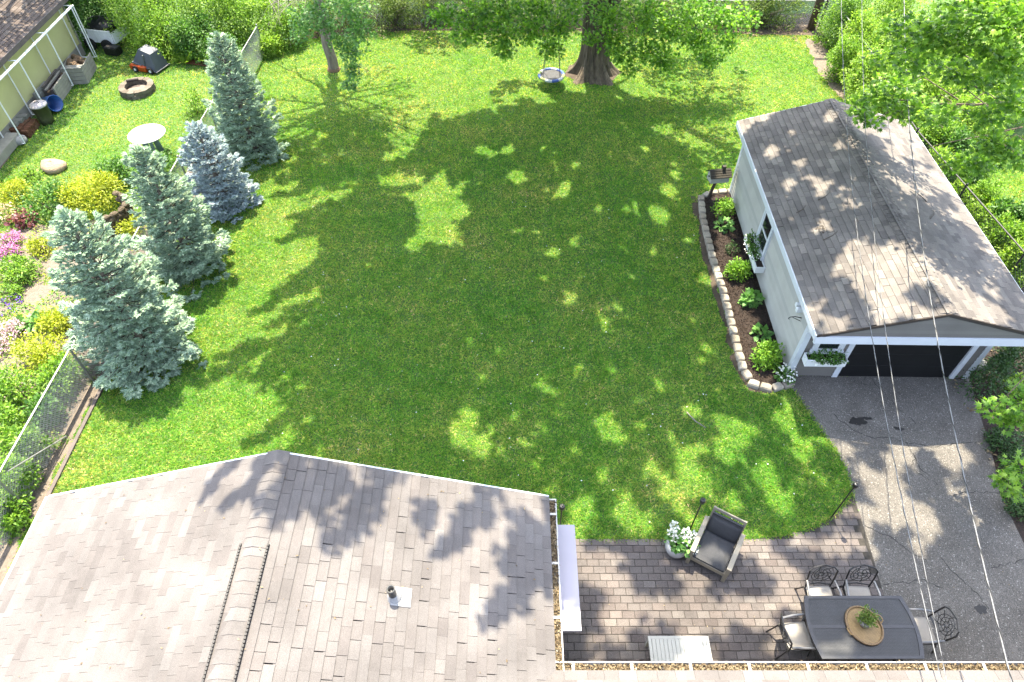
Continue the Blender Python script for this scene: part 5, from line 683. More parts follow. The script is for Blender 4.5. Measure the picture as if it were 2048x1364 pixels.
# ------------------------------------------------------------------ big trees
def shade_points(owner):
    pos = []; siz = []
    for ow, dens, h0, h1, thr, poly in SHADE:
        if ow != owner: continue
        P = np.array(poly); x0, y0 = P.min(0); x1, y1 = P.max(0); N = int((x1-x0)*(y1-y0)*dens); x = rng.uniform(x0,x1,N); y = rng.uniform(y0,y1,N)
        k = inpoly(x, y, poly); nz = .6*vnoise(x+50, y+50, 1.5)+.4*vnoise(x+20, y+80, 3.6); k &= nz > thr; x, y = x[k], y[k]; hm = np.where(y > 20.5, h0, (13.6-.411*y)/1.157); pos.append(np.stack([x, y, np.where((h1 < 8) | (y > 20.5), rng.uniform(h0,h1,len(x)), hm+rng.uniform(2.5,11,len(x)))], 1)); siz.append(np.full(len(x), 1. if h1 > 8 else .7))
    for ow, a, b, w0, w1 in FINGERS:
        if ow != owner: continue
        # a leafy branch end seen as its shadow: overlapping leaf sprays along a bent spine
        a = np.array(a); b = np.array(b); L = np.linalg.norm(b-a); d = (b-a)/L; sd = np.array((-d[1], d[0])); nb = max(6, int(L/.16)); bend = rng.normal(0, .10*L)
        for k in range(nb):
            t = (k+rng.random())/nb; w = (w0+(w1-w0)*t)*1.25; c = a+d*L*t+sd*(bend*math.sin(t*3.1)+rng.normal(0,.34)*w); rl, rw = max(.16, w*rng.uniform(.8,1.5)), max(.06, w*rng.uniform(.18,.36)); ang = rng.normal(0,.38)
            e1 = d*math.cos(ang)+sd*math.sin(ang); e2 = np.array((-e1[1], e1[0])); N = int(rl*rw*3.14*420)+8; rr = np.sqrt(rng.random(N)); th = rng.uniform(0,6.28,N)
            xy = c+e1*(rr*np.cos(th)*rl)[:, None]+e2*(rr*np.sin(th)*rw)[:, None]
            siz.append(np.full(N, .66)); pos.append(np.stack([xy[:,0], xy[:,1], (13.6-.411*xy[:,1])/1.157+rng.uniform(1.5,5.0,N)], 1))
    p = np.concatenate(pos); keep = np.ones(len(p), bool)
    for hx, hy, rx, ry in HOLES: keep &= ((p[:,0]-hx)/rx)**2+((p[:,1]-hy)/ry)**2 > 1
    p = p[keep]; sz = np.concatenate(siz)[keep]; h = p[:, 2].copy(); out = np.stack([p[:,0]-KX*h, p[:,1]-KY*h, h], 1)
    out[:, 2] = np.maximum(out[:, 2], .0)
    # crown hangs above the drone's view
    return out, sz
def limb(mb, pts, r0, r1, n=8, seed=0):
    q = random.Random(seed); P = [Vector(p) for p in pts]; Q = []
    for i, (a, b) in enumerate(zip(P[:-1], P[1:])):
        for k in range(4):
            t = k/4; j = (b-a).length*.03; Q.append(a.lerp(b, t)+Vector((q.uniform(-j,j), q.uniform(-j,j), q.uniform(-j,j)))*(0 if (i == 0 and k == 0) else 1))
    Q.append(P[-1]); m = len(Q); mb.tube(Q, [r0+(r1-r0)*(i/(m-1))**.8 for i in range(m)], n)
def crown(owner, tree, leafmat, spread_from, tips, size=.24, tplv=TM, vsize=.16, barkmat='bark', minz=None):
    out, sz_ = shade_points(owner)
    N = len(out); parts = [scatter(out, unit(N)*np.array((1,1,.35)), unit(N)*.55+np.array((0,0,1.)), rng.uniform(size*.75, size*1.3, N)*sz_, TW)]
    leafobj('crown', parts, leafmat, tree)
    vp_ = []; lb = MB(); i = 0
    for ow, x, y, z, r, rz, n in VISIBLE:
        if ow != owner: continue
        c = np.array((x,y,z)); vp_.append(cloud(c, (r,r,rz), n, tplv, vsize, .3, .9, .9, .4)); i += 1
        # twig that carries the clump, coming down from the crown
        s = Vector(spread_from(x, y, z)); e = Vector((x,y,z)); m_ = s.lerp(e, .55)+Vector((0,0,.5)); lb.tube([s, m_, e], [.018,.012,.005], 5)
    if vp_: leafobj('hanging_foliage', vp_, leafmat, tree); tag(lb.build('twig', barkmat, tree), kind='stuff')
    lm = MB()
    for k, t in enumerate(tips): limb(lm, t[0], t[1], t[2], 8, k)
    lm.build('limb', barkmat, tree)

# silver maple at the back of the lawn
mt = empty('maple_tree', (0,0,0), 'huge old maple with thick flared trunk at the back of the lawn', 'tree')
tx, ty = 3.1, 24.75
tr = MB(); vs = []; fs = []; nz_, na = 44, 112
for i in range(nz_):
    z = 6.2*(i/(nz_-1))**1.25; rb = .40+.50*math.exp(-z/.42)+.02*z*0; ox = -.06*z; oy = .02*z
    for k in range(na):
        a = 2*math.pi*k/na; fl = math.exp(-z/.7)
        d = 1+fl*(.22*math.sin(5*a+.6)+.13*math.sin(8*a+2.1)+.05*math.sin(13*a))+.05*math.sin(17*a+z*.8)+.035*abs(math.sin(13*a-z*1.7))+.02*math.sin(41*a+z*3)+.05*math.sin(3*a+z*.5)
        vs.append((tx+ox+rb*d*math.cos(a), ty+oy+rb*d*math.sin(a), z-.04))
for i in range(nz_-1):
    for k in range(na): fs.append((i*na+k, i*na+(k+1) % na, (i+1)*na+(k+1) % na, (i+1)*na+k))
fs.append(tuple(range((nz_-1)*na, nz_*na))); tr.add(vs, fs); tr.build('trunk', 'bark', mt)
tr2 = MB(); limb(tr2, [(3.35,24.7,.5),(3.45,24.75,1.6),(3.62,24.7,3.2),(4.4,24.4,5.5),(5.9,23.8,8.5),(7.6,22.8,12)], .25, .16, 14, 9); tr2.build('trunk', 'bark', mt)
F0 = (2.75,24.87,6.0)
tipsA = [([F0,(1.5,23,9),(-.5,20,12),(-3,16,13)],.26,.04),([F0,(0,22,9.5),(-2.5,18,12),(-5.8,13.2,13)],.24,.03),([F0,(2.2,21.5,9.5),(1.2,17,13),(.2,12.5,15)],.28,.04),([F0,(3.2,21.5,9.5),(3.6,17,12.5),(3.2,12.5,14.5)],.26,.04),([F0,(1,20,10.5),(-1.2,14.5,14),(-2.6,10,16)],.22,.03),([F0,(3.5,23,8),(5.2,20,10),(6.5,16,11.5)],.26,.03),([F0,(2.6,25,9),(2.4,24,14),(2.4,22,18)],.3,.05),([F0,(0.5,25,8),(-1.5,25,10),(-4,24.5,12)],.2,.03),([F0,(3,27,9),(3.5,29,12)],.24,.05),
         ([(2.9,24.85,4.2),(1.8,24.4,5.6),(.9,23.6,6.2),(-2.2,22.2,5.2)],.13,.03),([(3.6,24.8,3.6),(5,24.2,4.8),(6.6,23.6,4.9)],.11,.03),([(7,22.5,12),(8,19,13),(8.5,15,13)],.1,.03)]
def sfA(x, y, z):
    if x < 2.2: return (max(x, -2.2)*.75+.3, 23.2, 5.6)
    return (min(4.6, x*.6+1.2), 24.2, 4.6)
crown('A', mt, 'l_maple', sfA, tipsA)
# young tree
yt = empty('young_tree', (0,0,0), 'slim straight tree with one leafy drooping side at the back of the lawn', 'tree')
yb = MB(); limb(yb, [(-6.83,25.05,-.05),(-6.86,25.05,2),(-6.9,25.0,6),(-6.85,25,11),(-6.85,25,16)], .2, .13, 14, 3); yb.build('trunk', 'bark2', yt)
MB().lathe([(.26,-.02),(.25,.05),(.20,.11),(.18,.12)], 16, (-6.83,25.05,0)).build('root_flare', 'log', yt, True)
tipsY = []; q = random.Random(4)
for k in range(46):
    z0 = 4.6+9.5*(k/46)+q.uniform(-.2,.2); a = k*2.4+q.uniform(-.4,.4); L = q.uniform(2.2,4.2)*(1.08-.45*(k/46)); dx, dy = math.cos(a), math.sin(a)
    tipsY.append(([(-6.86,25,z0),(-6.86+dx*L*.5,25+dy*L*.5,z0+L*.22),(-6.86+dx*L+q.uniform(-.3,.3),25+dy*L,z0+L*.5)],.075,.024))
    if k % 1 == 0: tipsY.append(([(-6.86+dx*L*.5,25+dy*L*.5,z0+L*.22),(-6.86+dx*L*.8+.5*dy,25+dy*L*.8-.5*dx,z0+L*.55)],.034,.016))
def sfY(x, y, z): return (-6.8+(x+6.8)*.3, 24.5, 4.8)
# a few leaves at the branch ends
ends = np.array([t[0][-1] for t in tipsY for _ in range(10)]); N = len(ends); ends = ends+rng.normal(0,.26,(N,3))
leafobj('crown', [scatter(ends, unit(N), unit(N)+np.array((0,0,1.)), rng.uniform(.12,.22,N), TW)], 'l_young', yt)
crown('Y', yt, 'l_young', sfY, tipsY, .22, TM, .15, 'bark2')
# maple east of the driveway, trunk outside the frame
et = empty('maple_tree', (0,0,0), 'maple whose leafy branches reach in over the garage from the right edge', 'tree')
eb = MB(); limb(eb, [(16.5,13,-.05),(16.4,13,3),(15.8,12.8,6)], .45, .3, 14, 2); eb.build('trunk', 'bark', et)
E0 = (15.8,12.8,5.9)
tipsB = [([E0,(14,12,9),(11,11,11),(7.5,9.5,13)],.2,.03),([E0,(14.5,11,8),(12,9,10.5),(9,7.5,12)],.2,.03),([E0,(14,14,8.5),(11.5,15,10.5),(9.5,14,12)],.18,.03),([E0,(14,10,8.5),(10,8,12),(4,8.5,13.5)],.18,.025),([E0,(15,9,9),(12,7,12)],.15,.03),
         ([(15.8,12.8,5.6),(13.2,13.6,5.0),(10.2,15,4.4),(8.9,15.8,4.0)],.06,.012),([(13.2,13.6,5.0),(11.5,14.2,4.1),(10.2,14.6,3.4)],.03,.008),([(15.6,12.6,5.9),(12.5,13,6.2),(9.9,13.4,6.6)],.05,.012),([(16.2,12.9,3),(13.2,10.5,2.4),(10.5,7.8,1.7),(9.8,7.6,1.62)],.05,.008),([(16.2,12.8,2.4),(13.5,9.5,1.7),(11,7,.95),(10.1,6.6,.75)],.05,.008)]
def sfB(x, y, z):
    if y < 9: return (x+.9, y+.7, z+.25)
    t = min(.8, .35); return (x+(14-x)*.3, y+(13.3-y)*.3, z+.25)
crown('B', et, 'l_maple2', sfB, tipsB, .24, TM, .17)

# tree behind the neighbour's thicket, out of the frame, that shades the yellow wall
nt_ = empty('shade_tree', (0,0,0), 'tree beyond the upper left corner shading the yellow wall', 'tree')
nb_ = MB(); limb(nb_, [(-19,31,-.05),(-18.9,31,3),(-18.5,30.5,6)], .3, .2, 12, 5); nb_.build('trunk', 'bark2', nt_)
NT0 = (-18.5,30.5,6); crown('N', nt_, 'l_green', lambda x, y, z: (-17,29,6), [([NT0,(-17.5,28,7),(-16.3,25,7.5)],.14,.03),([NT0,(-17,29,8),(-14.5,27.5,8.5)],.14,.03),([NT0,(-17.8,26,7),(-16.8,22,7.4)],.12,.02)], .22)

# ------------------------------------------------------------------ fences
def chain_fence(label, pts, h, sp=.062, posts=True, mesh_r=.0036, mat='wirem', rail='galv', post_every=2.9, zmax=None):
    f_ = empty('chain_link_fence', (pts[0][0], pts[0][1], 0), label, 'fence'); o = Vector((pts[0][0], pts[0][1], 0)); P = [Vector((x,y,0))-o for x, y in pts]
    V = []; F = []; up = Vector((0,0,h))
    MB().tube([p+up for p in P], .021, 8).build('top_rail', rail, f_)
    b0 = 0
    for a, b in zip(P[:-1], P[1:]):
        L = (b-a).length; d = (b-a)/L; nn = Vector((-d.y, d.x, 0)); n = int(L/sp); mrow = int((h-.06)/sp)
        for sgn in (1, -1):
            for i in range(-mrow if sgn > 0 else 0, n if sgn > 0 else n+mrow):
                # one straight diagonal wire of the mesh, clipped to the panel
                x0, x1 = i*sp, i*sp+sgn*mrow*sp; z0, z1 = .04, .04+mrow*sp
                t0, t1 = 0., 1.
                for lim in (0., L):
                    t = (lim-x0)/(x1-x0)
                    if (lim == 0.) == (sgn > 0): t0 = max(t0, t)
                    else: t1 = min(t1, t)
                if t1-t0 < .02: continue
                p = a+d*(x0+(x1-x0)*t0)+Vector((0,0,z0+(z1-z0)*t0)); q_ = a+d*(x0+(x1-x0)*t1)+Vector((0,0,z0+(z1-z0)*t1)); e = (q_-p).normalized(); s = e.cross(nn).normalized()*mesh_r; nr = nn*mesh_r*1.2; k = len(V)
                off = nn*(.002*sgn)
                V += [p+s+off, p-s*.6+nr+off, p-s*.6-nr+off, q_+s+off, q_-s*.6+nr+off, q_-s*.6-nr+off]; F += [(k,k+1,k+4,k+3),(k+1,k+2,k+5,k+4),(k+2,k,k+3,k+5)]
        if posts:
            m = max(1, round(L/post_every))
            for j in range(m+1):
                if j == 0 and a is not P[0]: continue
                p = a+d*L*j/m; MB().lathe([(.027,-.02),(.027,h+.05),(.034,h+.05),(.03,h+.085),(.008,h+.10)], 10, tuple(p)).build('post', rail, f_)
    mb = MB(); mb.v = [tuple(v) for v in V]; mb.f = F; tag(mb.build('wire_mesh', mat, f_), kind='stuff')
    return f_
fw_ = chain_fence('galvanised chain link fence running behind the four spruces', [(-10.06,3.4),(-10.0,10),(-9.95,17.5),(-9.75,26.2)], 1.15)
MB().tube([(0.06,3.55,1.0),(.18,4.95,.12)], .016, 8).build('brace', 'galv', fw_)
chain_fence('chain link fence across the back of the yard overgrown by shrubs', [(-9.7,28.75),(-3.65,28.85),(2.5,28.8),(12.9,28.7)], 1.06, sp=.12, mesh_r=.004, post_every=6.2)
chain_fence('dark chain link fence hidden in shrubs along the east side of the garage', [(12.75,28.5),(12.7,22),(12.62,18.9),(13.15,13.2),(13.4,9)], 1.2, sp=.12, mesh_r=.004, mat='darkpost', rail='darkpost')
# landscape edging timber below the near fence
tag(MB().box(-9.72,-9.64,3.6,10.4,.0,.06).build('edging_strip', 'fasc'), 'dark edging strip between the near lawn and fence gravel', 'edging')

# utility pole and service wires
pl = empty('utility_pole', (12.47,28.53,0), 'brown wooden utility pole at the back right corner of the yard', 'utility pole'); MB().tube([(0,0,-.05),(0,0,4),(.05,0,8.6)], [.17,.155,.13], 14).build('pole', 'creosote', pl); MB().box(-1.1,1.0,-.06,.06,6.8,6.92).build('crossarm', 'brown', pl)
def wire(name, label, a, b, sag, r, mat, twist=True):
    A, B = Vector(a), Vector(b); P = []
    n = 60
    for i in range(n+1):
        t = i/n; P.append(A.lerp(B, t)-Vector((0,0,4*sag*t*(1-t))))
    w = tag(MB().tube(P, r, 6).build(name, mat), label, 'cable')
    if twist:
        d = (B-A).normalized(); s = d.cross(Vector((0,0,1))).normalized(); u = s.cross(d); Q = []
        m = 900
        for i in range(m+1):
            t = i/m; p = A.lerp(B, t)-Vector((0,0,4*sag*t*(1-t))); ang = t*(B-A).length*2*math.pi/.55; Q.append(p+(s*math.cos(ang)+u*math.sin(ang))*r*1.55)
        MB().tube(Q, r*.75, 5).build('strand', 'cable_d', w)
    return w
wire('power_cable', 'thickest twisted service cable, rightmost of the three over the garage', (5.75,2.14,4.38), (13.4,28.5,7.5), 1.6, .008, 'cable')
wire('power_cable', 'middle thin cable over the garage ridge and the driveway', (5.62,2.14,3.23), (12.14,28.5,6.92), 1.56, .0055, 'cable')
wire('power_cable', 'leftmost thin cable crossing the garage roof', (5.48,2.5,3.5), (11.41,28.5,6.8), 1.6, .006, 'cable')

# ------------------------------------------------------------------ patio things
def torch(x, y, label, h=1.25):
    t = empty('patio_torch', (x,y,0), label, 'torch', 'slim black torches at the patio edge'); MB().tube([(0,0,0),(0,0,h)], .014, 8).build('pole', 'black', t)
    hd = MB().lathe([(.022,h-.01),(.045,h+.02),(.055,h+.09),(.05,h+.13),(.03,h+.14)], 14).build('burner', 'black', t, True); MB().lathe([(.022,h+.14),(.020,h+.165),(.008,h+.17)], 10).build('cap', 'black', hd, True)
torch(3.56, 6.13, 'slim black torch behind the white flower pot and armchair'); torch(6.53, 6.46, 'slim black torch at the curved lawn edge by the driveway'); torch(.93, 6.0, 'black torch half hidden by the house gutter corner', 1.25)
# armchair
ch = empty('patio_armchair', (3.93,5.66,0), 'beige framed armchair with charcoal cushions at the patio edge', 'armchair', None, R(-31))
for sx in (-1, 1):
    a_ = MB(); a_.cbox(sx*.36-.045, sx*.36+.045, -.43, .40, .56, .595, .006); a_.build('armrest', 'frame_b', ch)
    MB().box(sx*.36-.035, sx*.36+.035, -.42, -.35, .0, .56).build('leg', 'frame_b', ch); MB().box(sx*.36-.03, sx*.36+.03, .30, .37, .0, .56).build('leg', 'frame_b', ch)
    MB().box(sx*.36-.018, sx*.36+.018, -.35, .30, .22, .30).build('side_rail', 'frame_b', ch)
MB().box(-.325,.325,-.40,-.36,.20,.31).build('front_rail', 'frame_b', ch)
st_ = MB()
for k in range(6): st_.box(-.32,.32,-.33+k*.12,-.25+k*.12,.235,.255)
st_.build('seat_slats', 'frame_b', ch)
bk = MB(); tb = Matrix.Translation((0,.33,.42)) @ Matrix.Rotation(R(-14), 4, 'X')
bk.box(-.33,-.28,.06,.10,-.2,.46,tb).box(.28,.33,.06,.10,-.2,.46,tb).box(-.28,.28,.06,.09,.40,.46,tb).box(-.28,.28,.06,.09,.0,.06,tb); bk.build('back_frame', 'frame_b', ch)
def cushion(w, d, t, mat4, puff=.04, n=8):
    mb = MB(); vs = []; fs = []
    for sgn in (1, -1):
        for i in range(n+1):
            for j in range(n+1):
                x = -1+2*i/n; y = -1+2*j/n; e = (1-abs(x)**6)*(1-abs(y)**6); sh = 1-.03*(1-e)
                vs.append(mat4 @ Vector((x*w/2*sh, y*d/2*sh, sgn*(t/2*(.35+.65*e**.35)+puff*.5*(1-x*x)*(1-y*y)))))
    o2 = (n+1)**2
    for i in range(n):
        for j in range(n):
            k = i*(n+1)+j; fs += [(k, k+n+1, k+n+2, k+1), (o2+k, o2+k+1, o2+k+n+2, o2+k+n+1)]
    rim = [i*(n+1) for i in range(n+1)] + [n*(n+1)+j for j in range(1, n+1)] + [i*(n+1)+n for i in range(n-1, -1, -1)] + [j for j in range(n-1, 0, -1)]
    for a, b in zip(rim, rim[1:]+rim[:1]): fs.append((a, b, o2+b, o2+a))
    return mb.add(vs, fs)
cushion(.62,.66,.14, Matrix.Translation((0,-.07,.34))).build('seat_cushion', 'cushion', ch, True)
cushion(.62,.52,.15, tb @ Matrix.Translation((0,-.03,.17)) @ Matrix.Rotation(R(90), 4, 'X')).build('back_cushion', 'cushion', ch, True)
# white pot with white flowers
pt = empty('flower_pot', (3.22,5.74,.02), 'round white ceramic pot beside the armchair', 'pot'); MB().lathe([(.12,0),(.19,.06),(.225,.17),(.21,.28),(.18,.33),(.165,.33),(.17,.29),(.0,.28)], 28).build('bowl', 'pot', pt, True); MB().lathe([(.168,.285),(.16,.295),(.0,.30)], 20).build('potting_soil', 'mulchbed', pt)
gp_ = empty('geranium', (3.22,5.74,.31), 'white flowering geranium growing in the white pot', 'plant'); leafobj('foliage', [cloud((.06,.02,.10), (.24,.22,.16), 260, TW, .10)], 'l_hosta', gp_)
for k, (a, b, c_) in enumerate([(-.08,.22,.34),(-.14,.10,.28),(.12,.10,.30),(.27,.08,.24),(.10,-.02,.2),(.28,-.14,.06),(-.06,.02,.22)]): leafobj('blossom', [cloud((a,b,c_), (.075,.075,.06), 46, TW, .055, .1, .6)], 'f_white', gp_)
# slatted side table
sd_ = empty('slatted_side_table', (2.92,3.74,0), 'low whitewashed slatted table against the wing gutter', 'table')
MB().box(-.53,.53,-.34,-.29,.40,.45).build('frame', 'slat', sd_); MB().box(-.53,.53,.19,.24,.40,.45).build('frame', 'slat', sd_); MB().box(-.53,-.48,-.29,.19,.40,.45).build('frame', 'slat', sd_); MB().box(.48,.53,-.29,.19,.40,.45).build('frame', 'slat', sd_)
MB().box(-.478,.478,-.289,.189,.402,.42).build('gap_filler', 'slat', sd_)  # added pale board under the slats so the gaps don't go dark
for k in range(14): MB().cbox(-.475+k*.0682, -.475+k*.0682+.0655, -.288, .188, .425, .452, .004).build('slat', 'slat', sd_)
for sx in (-.5,.5):
    for sy in (-.31,.21): MB().box(sx-.025,sx+.025,sy-.025,sy+.025,.0,.40).build('leg', 'slat', sd_)
# dining table
dt = empty('dining_table', (6.08,4.05,0), 'dark metal dining table with bowed ends on the patio', 'table')
def tt(s):
    P = []
    for i in range(13):
        t = -1+2*i/12; P.append(((.86+.09*(1-t*t))*s[0], .53*s[1]*t))
    for i in range(13):
        t = 1-2*i/12; P.append((-(.86+.09*(1-t*t))*s[0], .53*s[1]*t))
    return P
MB().prism(tt((.93,.9)), .702, .726).build('tabletop', 'tabletop', dt)
o_, i_ = tt((1,1)), tt((.932,.902)); n_ = len(o_); rm = MB(); rm.add([(x,y,.735) for x,y in o_]+[(x,y,.735) for x,y in i_]+[(x,y,.69) for x,y in o_]+[(x,y,.69) for x,y in i_], [f for i in range(n_) for f in ((i,(i+1)%n_,n_+(i+1)%n_,n_+i),(i,2*n_+i,2*n_+(i+1)%n_,(i+1)%n_),(n_+i,n_+(i+1)%n_,3*n_+(i+1)%n_,3*n_+i))]); rm.build('rim', 'tablerim', dt)
MB().box(-.9,.9,-.028,.028,.7265,.731).build('centre_band', 'tablerim', dt)
for sx in (-.6,.6):
    for sy in (-.36,.36): MB().tube([(sx,sy,.70),(sx*1.02,sy*1.02,.4),(sx*1.12,sy*1.12,.02)], [.03,.022,.028], 8).build('leg', 'alu', dt)
MB().tube([(-.64,-.38,.32),(0,0,.36),(.64,.38,.32)], .012, 6).build('stretcher', 'alu', dt); MB().tube([(-.64,.38,.32),(0,.0,.372),(.64,-.38,.32)], .012, 6).build('stretcher', 'alu', dt)
# chairs
def make_chair():
    c = empty('dining_chair', (0,0,0), 'x', 'chair', 'dining chairs around the dark table')
    cushion(.46,.44,.06, Matrix.Translation((0,-.02,.45)), .025).build('seat_cushion', 'cream', c, True)
    MB().box(-.24,.24,-.24,.22,.39,.418).build('seat_frame', 'alu', c)
    for sx in (-1, 1):
        MB().tube([(sx*.22,-.22,.40),(sx*.225,-.25,.2),(sx*.235,-.28,.0)], [.016,.014,.016], 8).build('leg', 'alu', c); MB().tube([(sx*.22,.21,.40),(sx*.23,.26,.2),(sx*.24,.32,.0)], [.016,.014,.016], 8).build('leg', 'alu', c)
        ar = MB(); ar.tube([(sx*.25,.22,.66),(sx*.28,.0,.665),(sx*.285,-.2,.64)], .02, 8).tube([(sx*.285,-.2,.64),(sx*.28,-.24,.56),(sx*.25,-.22,.41)], .012, 6); ar.build('armrest', 'arm', c)
    bm = MB(); B_ = lambda x, z: (x, .23+(z-.45)*.27+.05*(x/.25)**2*-1, z)
    bm.tube([B_(-.22,.42), B_(-.245,.7), B_(-.25,.90), B_(-.19,.955), B_(0,.985), B_(.19,.955), B_(.25,.90), B_(.245,.7), B_(.22,.42)], .016, 8); bm.tube([B_(-.235,.52), B_(0,.50), B_(.235,.52)], .012, 6); bm.build('back_frame', 'alu', c)
    lt = MB()
    for k in range(8):
        a = k*math.pi/4+.2; lt.tube([B_(.03*math.cos(a), .74+.03*math.sin(a)), B_(.13*math.cos(a+.35), .74+.12*math.sin(a+.35)), B_(.225*max(-1,min(1,1.15*math.cos(a))), .74+.21*math.sin(a))], .007, 5)
    for rr in (.055,.12,.175): lt.tube([B_(rr*math.cos(2*math.pi*k/14), .74+rr*math.sin(2*math.pi*k/14)) for k in range(15)], .007, 5, False)
    lt.build('back_lattice', 'alu', c); return c
c0 = make_chair()
for i, (x, y, a, l) in enumerate([(5.62,4.66,0,'dining chair on the lawn side of the table, left of the pair'),(6.32,4.66,-3,'dining chair on the lawn side of the table, right of the pair'),(4.98,3.98,95,'dining chair at the left end of the table facing right'),(7.22,4.08,-92,'dining chair at the right end of the table facing left')]):
    c = c0 if i == 0 else copy_tree(c0); c.location = (x, y, .02); c.rotation_euler = (0, 0, R(a)); c['label'] = l
# tray and plant
ty_ = empty('woven_tray', (6.10,4.06,.733), 'round woven rattan tray on the dining table', 'tray', None, R(20)); MB().lathe([(.0,0),(.27,.0),(.285,.012),(.0,.014)], 32, sy=1.12).build('base', 'rattan', ty_)
tr_ = MB(); tr_.tube([(.29*math.cos(2*math.pi*k/36), .325*math.sin(2*math.pi*k/36), .025) for k in range(37)], .02, 6, False); tr_.build('rim', 'rattan_d', ty_)
for sg in (-1, 1): MB().tube([(sg*.29,-.07,.04),(sg*.335,-.05,.06),(sg*.345,0,.07),(sg*.335,.05,.06),(sg*.29,.07,.04)], .010, 6).build('handle', 'rattan', ty_)
pt2 = empty('small_pot', (6.10,4.08,.748), 'small grey pot standing on the woven tray', 'pot'); MB().lathe([(.055,0),(.085,.04),(.09,.10),(.075,.13),(.06,.125),(.0,.11)], 20).build('bowl', 'greypot', pt2, True)
pl2 = empty('potted_plant', (6.12,4.13,.86), 'feathery pale green plant in the small grey pot', 'plant'); leafobj('foliage', [cloud((0,.0,.06), (.16,.15,.12), 420, TS, .055, .35, .9)], 'l_olive', pl2); MB().tube([(-.02,-.05,-.02),(-.01,-.02,.05),(.03,.03,.1)], .004, 5).build('stem', 'twig', pl2)

# ------------------------------------------------------------------ birdhouse, swing
bh = empty('birdhouse', (6.0,17.0,0), 'white birdhouse with dark shingled roof on a wooden post by the garage', 'birdhouse')
MB().tube([(0,0,0),(.08,-.02,.72)], .05, 8).build('post', 'brown', bh)
B = Matrix.Translation((.13,0,.72)) @ Matrix.Rotation(R(8), 4, 'Z')
hb = MB(); hb.add([B @ Vector(p) for p in ((-.28,-.16,0),(.28,-.16,0),(.28,.16,0),(-.28,.16,0),(-.28,-.16,.22),(.28,-.16,.22),(.28,.16,.22),(-.28,.16,.22),(-.28,0,.36),(.28,0,.36))], [(0,3,2,1),(0,1,5,4),(2,3,7,6),(3,0,4,8,7),(1,2,6,9,5)]); hb.build('box', 'bird', bh)
for sg in (-1, 1):
    for k in range(4):
        t0, t1 = k/4, (k+1)/4; z0, z1 = .20+.18*t0, .20+.18*t1; y0, y1 = .21*(1-t0), .21*(1-t1)
        MB().add([B @ Vector(p) for p in ((-.33,sg*y0,z0+.02),(.33,sg*y0,z0+.02),(.33,sg*y1,z1+.006),(-.33,sg*y1,z1+.006),(-.33,sg*y0,z0-.005),(.33,sg*y0,z0-.005))], [(0,1,2,3),(4,5,1,0)]).build('shingle', 'birdroof', bh)
MB().box(.05,.15,-.05,.05,.36,.48,B).build('chimney', 'birdroof', bh); MB().lathe([(.035,0),(.035,.012)], 12, tuple(B @ Vector((-.29,0,.16)))).build('entrance_hole', 'black', bh)
sw = empty('saucer_swing', (1.45,23.9,.38), 'round saucer swing with blue and white rim hanging beside the big trunk', 'swing')
MB().lathe([(.0,0),(.40,.0),(.40,.02),(.0,.02)], 28).build('seat_mesh', 'net', sw)
for k in range(12):
    a0 = 2*math.pi*k/12; MB().tube([(.45*math.cos(a0+j*2*math.pi/72), .45*math.sin(a0+j*2*math.pi/72), .02) for j in range(7)], .055, 8, False).build('rim_pad', ('swing_w','swing_b','swing_g')[(1,1,0,1,0,2,1,2,0,1,0,2)[k]], sw, True)
for a in (.8, 2.3, 3.9, 5.5): MB().tube([(.45*math.cos(a),.45*math.sin(a),.03),(0.03*math.cos(a),.03*math.sin(a)-.15,3.2),(-.1,-.2,5.7)], .010, 5).build('rope', 'rope', sw)

# ------------------------------------------------------------------ neighbour's yard on the left
nb = empty('yellow_house', (-16.9,26.3,0), 'yellow walled house with brown shingle roof at the upper left corner', 'house')
w_ = MB().box(-9,0,-14,0,.45,2.4); w_.build('wall', 'yellow', nb); MB().box(-9,.03,-14,.03,0,.45).build('foundation', 'found', nb)
nsl = .33; r_ = MB(); r_.add([(.42,-14,2.27),(.42,.35,2.27),(-4.5,.35,2.27+4.92*nsl),(-4.5,-14,2.27+4.92*nsl),(.42,-14,2.17),(.42,.35,2.17),(-4.5,.35,2.17+4.92*nsl),(-4.5,-14,2.17+4.92*nsl),(-9.42,-14,2.27),(-9.42,.35,2.27)], [(0,1,2,3),(7,6,5,4),(1,5,6,2),(3,2,9,8)]); nr = r_.build('roof', 'felt', nb)
course_roof(nr, 'roof_n', (.42,-10,2.285), (0,1,0), (-1,0,nsl), 10.35, 5.1, .143, lambda p: False, indiv=False, seed=9)
MB().box(.42,.45,-14,.35,2.13,2.30).build('fascia', 'fasc', nb); MB().box(.0,.42,-14,.33,2.12,2.15).build('soffit', 'brown', nb); MB().box(-.05,.05,.0,.06,.4,2.3).build('corner_board', 'oldwood', nb); MB().box(-2.5,0.,.05,.09,.4,2.5).build('gable_wall', 'brown', nb)
tag(MB().prism([(-16.9,12),(-16.35,12),(-16.45,19.2),(-16.9,20.3)], 0, .05).build('paving_strip', 'pink'), 'reddish paving strip along the yellow house foundation', 'paving'); tag(MB().box(-16.86,-16.45,14,20.2,.05,.32).build('window_well', 'oldwood'), 'pale timber ledge at the foot of the yellow wall', 'ledge')
